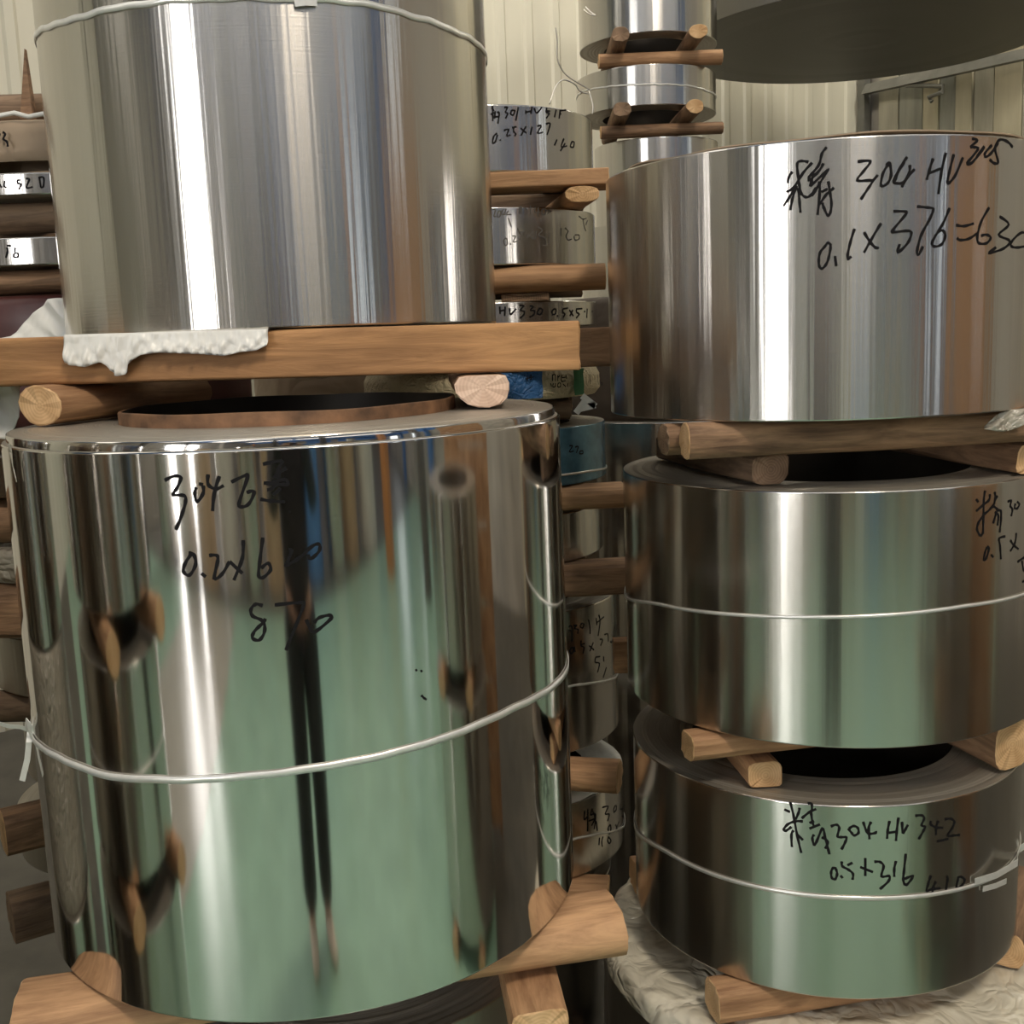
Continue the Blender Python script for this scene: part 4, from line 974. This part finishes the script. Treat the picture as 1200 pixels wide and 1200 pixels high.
timber('timber_log', 'brown log under the bright coil of the left background stack', (-1.25, 2.06, (z0 + z1) / 2), (-0.55, 2.04, (z0 + z1) / 2), 0.05, (z1 - z0) / 2, BARK, ENDDARK, group=G3, seed=56)
timber('timber_log', 'rear log under the bright coil of the left background stack', (-1.25, 2.48, (z0 + z1) / 2), (-0.55, 2.48, (z0 + z1) / 2), 0.05, (z1 - z0) / 2, OLDWOOD, ENDDARK, group=G3, seed=57)
l4 = wrapped('coil wrapped in dark red film in the left background stack', LX, LY, LR, zl(500), zl(347), REDFILM, 0.006, seed=23, segs=100, rows=6)
z1, z0 = zl(500) - 0.001, zl(532)
timber('timber_log', 'dark log under the coil in dark red film', (-1.25, 2.08, (z0 + z1) / 2), (-0.55, 2.06, (z0 + z1) / 2), 0.05, (z1 - z0) / 2, OLDWOOD, ENDDARK, group=G3, seed=58)
timber('timber_log', 'rear log under the coil in dark red film', (-1.25, 2.48, (z0 + z1) / 2), (-0.55, 2.48, (z0 + z1) / 2), 0.05, (z1 - z0) / 2, OLDWOOD, ENDDARK, group=G3, seed=59)
l5 = make_coil('grey coil beside the left edge of the mirror coil, just under its rim', LX, LY, LR, zl(580), zl(533), 0.19, BACKCOIL, seed=53, segs=160, rows=3)
z1, z0 = zl(580) - 0.001, zl(640)
timber('timber_log', 'reddish log left of the mirror coil, level with its writing', (-1.25, 2.06, (z0 + z1) / 2), (-0.55, 2.04, (z0 + z1) / 2), 0.05, (z1 - z0) / 2, BARK, ENDDARK, group=G3, seed=61)
timber('timber_log', 'rear log left of the mirror coil', (-1.25, 2.48, (z0 + z1) / 2), (-0.55, 2.48, (z0 + z1) / 2), 0.05, (z1 - z0) / 2, OLDWOOD, ENDDARK, group=G3, seed=62)
l6 = wrapped('coil in shiny crumpled film left of the mirror coil', LX, LY, LR, zl(682), zl(641), GREYFILM, 0.01, seed=24, segs=120, rows=6)
z1, z0 = zl(682) - 0.001, zl(748)
timber('timber_log', 'brown squared log under the coil in shiny crumpled film', (-1.25, 2.04, (z0 + z1) / 2), (-0.58, 2.04, (z0 + z1) / 2), 0.05, (z1 - z0) / 2, BARK, ENDW, group=G3, seed=63, power=4)
timber('timber_log', 'rear log under the coil in shiny crumpled film', (-1.25, 2.48, (z0 + z1) / 2), (-0.55, 2.48, (z0 + z1) / 2), 0.05, (z1 - z0) / 2, OLDWOOD, ENDDARK, group=G3, seed=64)
l7 = make_coil('smaller coil with a grey rim at the left edge, low behind the mirror coil', LX + 0.010, LY - 0.01, 0.262, zl(820), zl(752), 0.15, DULLDARK, seed=54, segs=200, rows=4)
z1, z0 = zl(820) - 0.001, zl(860)
timber('timber_log', 'log under the smaller coil at the left edge', (-1.15, 2.10, (z0 + z1) / 2), (-0.60, 2.08, (z0 + z1) / 2), 0.045, (z1 - z0) / 2, OLDWOOD, ENDDARK, group=G3, seed=65)
timber('timber_log', 'rear log under the smaller coil at the left edge', (-1.15, 2.42, (z0 + z1) / 2), (-0.60, 2.42, (z0 + z1) / 2), 0.045, (z1 - z0) / 2, OLDWOOD, ENDDARK, group=G3, seed=66)
l8 = make_coil('low dark coil behind the bottom left of the mirror coil', LX + 0.05, LY, 0.26, zl(936), zl(862), 0.15, DULLDARK, seed=55, segs=160, rows=4)
z1 = zl(936) - 0.001
z2 = zl(986); z3 = zl(1040); z4 = zl(1092)
pa = at_y(2, 962, 1.97)
timber('timber_log', 'orange log sticking out at the left edge above the floor', (pa.x, 1.97, (z1 + z2) / 2), (-0.55, 2.25, (z1 + z2) / 2), 0.045, (z1 - z2) / 2, BARK, ENDW, group=G3, seed=67, power=3)
timber('timber_log', 'rear log low in the left background stack', (-1.0, 2.46, (z1 + z2) / 2), (-0.5, 2.46, (z1 + z2) / 2), 0.05, (z1 - z2) / 2, OLDWOOD, ENDDARK, group=G3, seed=69, power=3)
make_coil('dark coil between two logs, just above the floor at the left edge', LX - 0.01, LY, 0.235, z3, z2 - 0.001, 0.15, DULLDARK, seed=57, segs=160, rows=3)
pa = at_y(12, 1066, 1.99)
timber('timber_log', 'squared log with a dark end, lowest at the left edge', (pa.x, 1.99, (z3 + z4) / 2 - 0.0005), (-0.50, 2.30, (z3 + z4) / 2 - 0.0005), 0.045, (z3 - z4) / 2 - 0.0005, OLDWOOD, ENDDARK, group=G3, seed=68, power=4)
timber('timber_log', 'rear squared log lowest in the left background stack', (-1.0, 2.44, (z3 + z4) / 2 - 0.0005), (-0.5, 2.44, (z3 + z4) / 2 - 0.0005), 0.045, (z3 - z4) / 2 - 0.0005, OLDWOOD, ENDDARK, group=G3, seed=66, power=4)
make_coil('dark coil standing on the floor under the left background stack', LX + 0.16, LY + 0.02, 0.24, 0.0, z4 - 0.002, 0.15, DULLDARK, seed=56, segs=120, rows=3)

# ------------------------------------------------------------------ things seen through the slot under the beam
wrapped('coil wrapped in brown paper behind the mirror coil, seen in the slot under the beam', -0.36, 2.93, 0.30, 0.0, 1.535, KRAFT, 0.016, seed=31, segs=120, rows=10)
make_coil('bare coil behind the left log, seen in the slot under the beam', -0.62, 3.62, 0.28, 0.9, 1.60, 0.18, BACKCOIL, seed=57, segs=200, rows=3)
make_coil('tall dull coil carrying the bare coil behind the left log', -0.62, 3.62, 0.29, 0.0, 0.899, 0.18, BACKCOIL, seed=58, segs=100, rows=3)

# ------------------------------------------------------------------ far stack behind the right-hand stack
FX, FY, FR = 0.482, 3.72, 0.218
def zf(py, px=755): return at_y(px, py, 3.5).z
G4 = 'timber packing of the far stack'
f1 = make_coil('steel coil at the very top of the far stack', FX + 0.01, FY, FR, zf(37), zf(37) + 0.2, 0.14, BACKCOIL, seed=61, low=0.006, high=0.0012, segs=300, rows=4)
f2 = make_coil('steel coil tied with a white wire, middle of the far stack', FX, FY, FR + 0.004, zf(123), zf(75), 0.14, BACKCOIL, seed=62, low=0.006, high=0.0012, segs=300, rows=4)
f3 = make_coil('blue-glinting steel coil lowest seen in the far stack, just above the broad coil', FX + 0.03, FY, FR - 0.02, zf(260), zf(159), 0.14, BACKCOIL, seed=63, low=0.006, high=0.0012, segs=300, rows=4)
band_px(f2, [(684, 107), (720, 101), (760, 99), (810, 101), (829, 107)], 0.0045, wob=0.001)
for (pz1, pz0, hz0, labs) in ((37, 55, 74, ('log with a dark end at left under the top coil of the far stack', 'log with a round pale end at right under the top coil of the far stack', 'horizontal peeled log between the top and middle coils of the far stack')),
                              (123, 141, 157.5, ('log with a dark end at left under the wired coil of the far stack', 'log with a round pale end at right under the wired coil of the far stack', 'horizontal brown log between the middle and lowest coils of the far stack'))):
    z1, z0 = zf(pz1) - 0.001, zf(pz0); rz = (z1 - z0) / 2
    xa, xb = at_y(727, 50, 3.44).x, at_y(818 if pz1 < 100 else 813, 50, 3.44).x
    timber('timber_log', labs[0], (xa, 3.43, (z0 + z1) / 2), (xa + 0.01, 3.96, (z0 + z1) / 2), 0.028, rz, BARK, ENDDARK, group=G4, seed=80 + int(pz1), power=2.6)
    timber('timber_log', labs[1], (xb, 3.43, (z0 + z1) / 2), (xb - 0.01, 3.96, (z0 + z1) / 2), 0.029, rz, BARK, ENDW, group=G4, seed=81 + int(pz1))
    z1, z0 = z0 - 0.001, zf(hz0) + 0.001
    timber('timber_log', labs[2], (at_y(702, 60, 3.55).x, 3.56, (z0 + z1) / 2), (at_y(846, 60, 3.55).x, 3.56, (z0 + z1) / 2), 0.03, (z1 - z0) / 2, PEELED if pz1 < 100 else BARK, ENDW, group=G4, seed=82 + int(pz1))
    timber('timber_log', labs[2].replace('horizontal', 'rear hidden'), (0.36, 3.90, (z0 + z1) / 2), (0.60, 3.90, (z0 + z1) / 2), 0.03, (z1 - z0) / 2, OLDWOOD, ENDW, group=G4, seed=83 + int(pz1))
f4 = make_coil('tall grey coil low in the far stack, seen left of the strapped middle coil', FX, FY, FR, 0.9, zf(260) - 0.001, 0.14, BACKCOIL, seed=64, segs=160, rows=3)
make_coil('coil on the floor under the far stack', FX, FY, FR, 0.0, 0.899, 0.14, BACKCOIL, seed=65, segs=100, rows=3)
# loose wires
def wire(label, pts, y, rad=0.0022, dy=0.0):
    P3 = [at_y(px, py, y + dy * i / max(1, len(pts) - 1)) for i, (px, py) in enumerate(pts)]
    mm = MB(); mm.tube(smoothline([tuple(p) for p in P3], 5), rad, 6)
    return tag(mm.build('wire', WIRE, None, True), label, 'wire')
wire('thin wire rising loose in front of the wall, left of the far stack', [(651, 32), (653, 48), (653, 68), (660, 84), (672, 94), (684, 101), (692, 106)], 3.46, dy=0.06)
wire('curled wire end reaching down behind the 0.25x127 coil', [(644, 122), (650, 104), (657, 95), (664, 94), (674, 99), (680, 107), (690, 110)], 3.43, dy=0.05)
wire('short wire end hanging from the tied coil of the far stack', [(690, 106), (693, 116), (695, 126), (694, 134)], 3.49)
wire('forked wire end beside the top coil of the far stack', [(686, 8), (692, 14), (698, 18), (690, 16), (684, 11)], 3.50)

# ------------------------------------------------------------------ big coil held overhead at top right
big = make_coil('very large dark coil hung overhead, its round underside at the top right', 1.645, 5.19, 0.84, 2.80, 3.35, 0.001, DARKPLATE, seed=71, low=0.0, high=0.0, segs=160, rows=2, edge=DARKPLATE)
mm = MB(); mm.tube([(0, 0, 0.55), (0, 0, ROOM_H - 0.06 - 2.80)], 0.035, 10); mm.tube([(-0.6, 0, 0.56), (0.6, 0, 0.56)], 0.05, 10); mm.build('lifting_sling', GREYSTEEL, big.root)

# ------------------------------------------------------------------ what the steel mirrors: the aisle behind the camera
make_coil('bare dull coil at the foot of the stack left of the mirror coil', -1.50, 1.62, 0.36, 0.0, 0.55, 0.2, SATIN_LOW, seed=140, segs=160, rows=4)
wrapped('grey plastic wrapped coil in the stack left of the mirror coil', -1.50, 1.62, 0.35, 0.551, 1.05, GREYFILM, 0.02, seed=37, segs=140, rows=12)
make_coil('dull coil topping the stack left of the mirror coil', -1.50, 1.62, 0.35, 1.052, 1.62, 0.2, SATIN_LOW, seed=141, segs=160, rows=4)
make_coil('tall dull coil low behind the middle coil of the right-hand stack', 0.42, 2.92, 0.30, 0.0, 0.8, 0.18, BACKCOIL, seed=142, segs=160, rows=3)
make_coil('grey coil seen in the gap left of the brown log on the strapped middle coil', 0.42, 2.92, 0.30, 0.801, at_y(740, 497, 2.62).z, 0.18, BACKCOIL, seed=143, segs=200, rows=3)
wrapped('dark coil added as shade in the gap behind the sack-wrapped coil', 0.42, 2.93, 0.28, at_y(740, 497, 2.62).z + 0.001, 1.64, GAPDARK, 0.01, seed=44, segs=100, rows=6)  # added to hide the wall and keep the gap dark
G5 = 'stack left of the camera'
zz = 0.0
for i, (h, r_, lab) in enumerate(((0.52, 0.36, 'bottom coil of the stack left of the camera'), (0.36, 0.35, 'middle coil of the stack left of the camera'), (0.50, 0.34, 'top coil of the stack left of the camera'))):
    for s, t_ in ((-1, 'near'), (1, 'far')):
        timber('timber_log', '%s log under the %s' % (t_, lab), (-1.68, 0.74 + s * 0.18, zz + 0.043), (-0.92, 0.74 + s * 0.18, zz + 0.043), 0.045, 0.042, PEELED, ENDW, group=G5, seed=100 + i * 2 + s)
    zz += 0.087
    cc = make_coil(lab, -1.30, 0.74, r_, zz, zz + h, 0.23, SATIN_LOW, seed=90 + i, segs=200, rows=4)
    if i == 1: band(cc, 'strap', lambda th: 0.18, 0.008, STRAP)
    zz += h + 0.001
zz = 0.0
for i, (h, r_, lab) in enumerate(((0.60, 0.38, 'bottom coil of the stack right of the camera'), (0.42, 0.36, 'top coil of the stack right of the camera'))):
    for s, t_ in ((-1, 'near'), (1, 'far')):
        timber('timber_log', '%s log under the %s' % (t_, lab), (1.22, 0.75 + s * 0.18, zz + 0.043), (1.98, 0.75 + s * 0.18, zz + 0.043), 0.045, 0.042, PEELED, ENDW, group='stack right of the camera', seed=120 + i * 2 + s)
    zz += 0.087
    make_coil(lab, 1.60, 0.75, r_, zz, zz + h, 0.23, SATIN_LOW, seed=95 + i, segs=200, rows=4)
    zz += h + 0.001
cr = empty('timber_crate', (2.5, 0.9, 0), 'orange timber crate standing right of the camera', 'crate')
for k in range(9):
    m2 = MB(); m2.box(-0.45, -0.40, 0.05 + k * 0.24, 0.45, -0.375, 0.05 + k * 0.24 + 0.225); m2.build('slat', PEELED, cr)
    m2 = MB(); m2.box(-0.475, -0.40, 0.05 + k * 0.24, -0.4505, 0.45, 0.05 + k * 0.24 + 0.225); m2.build('slat', PEELED, cr)
m2 = MB()
for x in (-0.44, 0.40):
    for y in (-0.374, 0.40): m2.box(x, y, 0, x + 0.05, y + 0.05, 2.2)
m2.build('crate_frame', BARK, cr)
TANWRAP = simple('tan_paper_wrap', (0.50, 0.36, 0.22), 0.6, nscale=6)
PALEWRAP = simple('pale_plastic_wrap', (0.66, 0.63, 0.56), 0.35, nscale=6)
BLUEWRAP = simple('blue_plastic_wrap', (0.10, 0.24, 0.50), 0.4, nscale=6)
for i, (x, y, r_, h, mt, what) in enumerate(((-5.2, -4.9, 0.42, 1.45, SATIN_LOW, 'dull steel'), (-4.1, -5.1, 0.40, 1.15, PALEWRAP, 'pale wrapped'), (-3.0, -4.9, 0.38, 1.6, TANWRAP, 'tan wrapped'), (-2.0, -5.2, 0.40, 1.3, PALEWRAP, 'short pale wrapped'),
        (-1.0, -4.9, 0.36, 1.7, SATIN_LOW, 'tall dull steel'), (-0.1, -5.1, 0.34, 1.25, TANWRAP, 'short tan wrapped'), (0.75, -4.9, 0.30, 1.5, PALEWRAP, 'slim pale wrapped'), (1.6, -5.1, 0.36, 1.65, BLUEWRAP, 'blue wrapped'),
        (2.6, -4.9, 0.40, 1.2, SATIN_LOW, 'squat dull steel'), (3.5, -5.0, 0.36, 1.6, TANWRAP, 'tall tan wrapped'), (4.5, -4.8, 0.42, 1.4, PALEWRAP, 'wide pale wrapped'))):
    make_coil(what + ' coil across the aisle behind the camera', x, y, r_, 0.0, h, 0.2, mt, seed=130 + i, segs=96, rows=3)
# ------------------------------------------------------------------ the photographer, seen only in the mirrors
DARKCLOTH = simple('dark_cloth', (0.022, 0.020, 0.022), 0.85, nscale=40, namt=0.3)
JACKET = simple('charcoal_jacket_cloth', (0.035, 0.030, 0.033), 0.85, nscale=40, namt=0.3)
SKIN = simple('skin', (0.55, 0.34, 0.24), 0.5, nscale=20, namt=0.08)
HAIR = simple('black_hair', (0.012, 0.010, 0.009), 0.5)
SHOE = simple('pale_shoe', (0.62, 0.52, 0.42), 0.6)
BLACK = simple('black_glass', (0.01, 0.01, 0.012), 0.15)
PX0, PY0 = 0.03, -0.50
person = empty('person', (PX0, PY0, 0.0), 'person in dark clothes standing behind the camera, holding up a phone', 'person')
def skinned(name, nodes, edges, mat, root=0, sub=2):
    me = bpy.data.meshes.new(name)
    me.from_pydata([n[:3] for n in nodes], edges, [])
    o = bpy.data.objects.new(name, me); COL.objects.link(o); o.parent = person
    sk_ = o.modifiers.new('skin', 'SKIN')
    sk_.use_smooth_shade = True
    for i, n in enumerate(nodes):
        sv = me.skin_vertices[0].data[i]
        sv.radius = (n[3], n[4] if len(n) > 4 else n[3]); sv.use_root = (i == root)
    sb = o.modifiers.new('sub', 'SUBSURF'); sb.levels = sub; sb.render_levels = sub
    me.materials.append(mat)
    return o
# local frame: origin between the feet, y forward towards the coils
HX, HY, HZ = -PX0, -PY0 - 0.045, 1.525
def chain(nodes, edges, start, pts):
    prev = start
    for p in pts:
        nodes.append(p); edges.append((prev, len(nodes) - 1)); prev = len(nodes) - 1
    return prev
nodes = [(0, 0, 0.96, 0.13, 0.10)]; edges = []
ch = chain(nodes, edges, 0, [(0, 0.0, 1.12, 0.125, 0.095), (0, -0.01, 1.30, 0.14, 0.10), (0, -0.005, 1.40, 0.08, 0.07), (0, 0.015, 1.47, 0.052), (0, 0.035, 1.53, 0.055)])
for s_ in (-1, 1):
    chain(nodes, edges, 0, [(s_ * 0.09, 0, 0.88, 0.085), (s_ * 0.10, 0.01, 0.50, 0.055), (s_ * 0.105, -0.01, 0.12, 0.038), (s_ * 0.11, 0.02, 0.05, 0.038), (s_ * 0.12, 0.13, 0.035, 0.032)])
    el = chain(nodes, edges, 2, [(s_ * 0.165, -0.01, 1.37, 0.055), (s_ * 0.235, 0.07, 1.16, 0.042), (HX + s_ * 0.075, HY - 0.07, HZ - 0.05, 0.027), (HX + s_ * 0.058, HY - 0.015, HZ - 0.01, 0.026)])
    for f_ in range(4):
        zo = 0.032 - 0.021 * f_; ln = (0.030, 0.034, 0.032, 0.026)[f_]
        chain(nodes, edges, el, [(HX + s_ * 0.060, HY + 0.012, HZ + zo, 0.0092), (HX + s_ * 0.052, HY + 0.018 + ln * 0.5, HZ + zo + 0.003, 0.0085), (HX + s_ * 0.030, HY + 0.030 + ln * 0.2, HZ + zo + 0.004, 0.0075)])
    chain(nodes, edges, el, [(HX + s_ * 0.050, HY - 0.022, HZ - 0.012, 0.011), (HX + s_ * 0.030, HY - 0.012, HZ + 0.018, 0.0095), (HX + s_ * 0.022, HY + 0.003, HZ + 0.034, 0.008)])
skinned('body', nodes, edges, SKIN)
nodes = [(0, 0, 0.84, 0.18, 0.13)]; edges = []
chain(nodes, edges, 0, [(0, 0, 1.10, 0.165, 0.125), (0, -0.01, 1.30, 0.165, 0.125), (0, -0.005, 1.42, 0.085, 0.08)])
for s_ in (-1, 1):
    chain(nodes, edges, 2, [(s_ * 0.175, -0.01, 1.375, 0.070), (s_ * 0.24, 0.07, 1.16, 0.057), (HX + s_ * 0.083, HY - 0.09, HZ - 0.065, 0.040)])
skinned('jacket', nodes, edges, JACKET)
nodes = [(0, 0, 0.98, 0.145, 0.115)]; edges = []
for s_ in (-1, 1):
    chain(nodes, edges, 0, [(s_ * 0.095, 0, 0.86, 0.115), (s_ * 0.10, 0.01, 0.50, 0.095), (s_ * 0.105, -0.01, 0.09, 0.085)])
skinned('trousers', nodes, edges, DARKCLOTH)
for s_ in (-1, 1):
    skinned('shoe', [(s_ * 0.108, -0.05, 0.052, 0.046), (s_ * 0.112, 0.05, 0.048, 0.046), (s_ * 0.122, 0.15, 0.040, 0.038), (s_ * 0.125, 0.19, 0.036, 0.028)], [(0, 1), (1, 2), (2, 3)], SHOE)
bm = bmesh.new(); bmesh.ops.create_uvsphere(bm, u_segments=28, v_segments=20, radius=1)
for v in bm.verts:
    x, y, z = v.co
    jaw = 1 - 0.28 * max(0, -z) ** 1.3
    X, Y, Z = x * 0.076 * jaw, y * 0.098 * (1 - 0.12 * max(0, -z)), z * 0.118
    if y > 0.5:
        nose = math.exp(-((X / 0.013) ** 2 + ((Z + 0.018) / 0.022) ** 2)); Y += 0.020 * nose
        eye = math.exp(-(((abs(X) - 0.031) / 0.014) ** 2 + ((Z - 0.008) / 0.011) ** 2)); Y -= 0.008 * eye
        lip = math.exp(-((X / 0.022) ** 2 + ((Z + 0.058) / 0.008) ** 2)); Y += 0.006 * lip
    v.co = (X, Y + 0.05, Z + 1.615)
me = bpy.data.meshes.new('head'); bm.to_mesh(me); bm.free(); me.materials.append(SKIN)
me.polygons.foreach_set('use_smooth', [True] * len(me.polygons))
hd = bpy.data.objects.new('head', me); COL.objects.link(hd); hd.parent = person
bm = bmesh.new(); bmesh.ops.create_uvsphere(bm, u_segments=28, v_segments=20, radius=1)
bmesh.ops.delete(bm, geom=[v for v in bm.verts if v.co.z < -0.25 or (v.co.y > 0.35 and v.co.z < 0.55)], context='VERTS')
for v in bm.verts:
    v.co = (v.co.x * 0.084, v.co.y * 0.106 + 0.045, v.co.z * 0.128 + 1.617)
me = bpy.data.meshes.new('hair'); bm.to_mesh(me); bm.free(); me.materials.append(HAIR)
hr = bpy.data.objects.new('hair', me); COL.objects.link(hr); hr.parent = hd
for s_ in (-1, 1):
    m2 = MB(); m2.tube([(s_ * 0.075, 0.045, 1.585), (s_ * 0.085, 0.035, 1.600), (s_ * 0.086, 0.030, 1.625), (s_ * 0.077, 0.04, 1.635)], 0.009, 8); m2.build('ear', SKIN, hd, True)
    m2 = MB(); m2.tube([(s_ * 0.031 - 0.009, 0.137, 1.623), (s_ * 0.031, 0.140, 1.623), (s_ * 0.031 + 0.009, 0.137, 1.623)], 0.005, 8); m2.build('eye', BLACK, hd, True)
mm = MB(); mm.box(-0.034, -0.019, -0.082, 0.034, -0.011, 0.065); ph_ = mm.build('phone', BLACK, None, False, (0, 0, CAM_H))
tag(ph_, 'black phone held up in both hands of the person', 'phone')
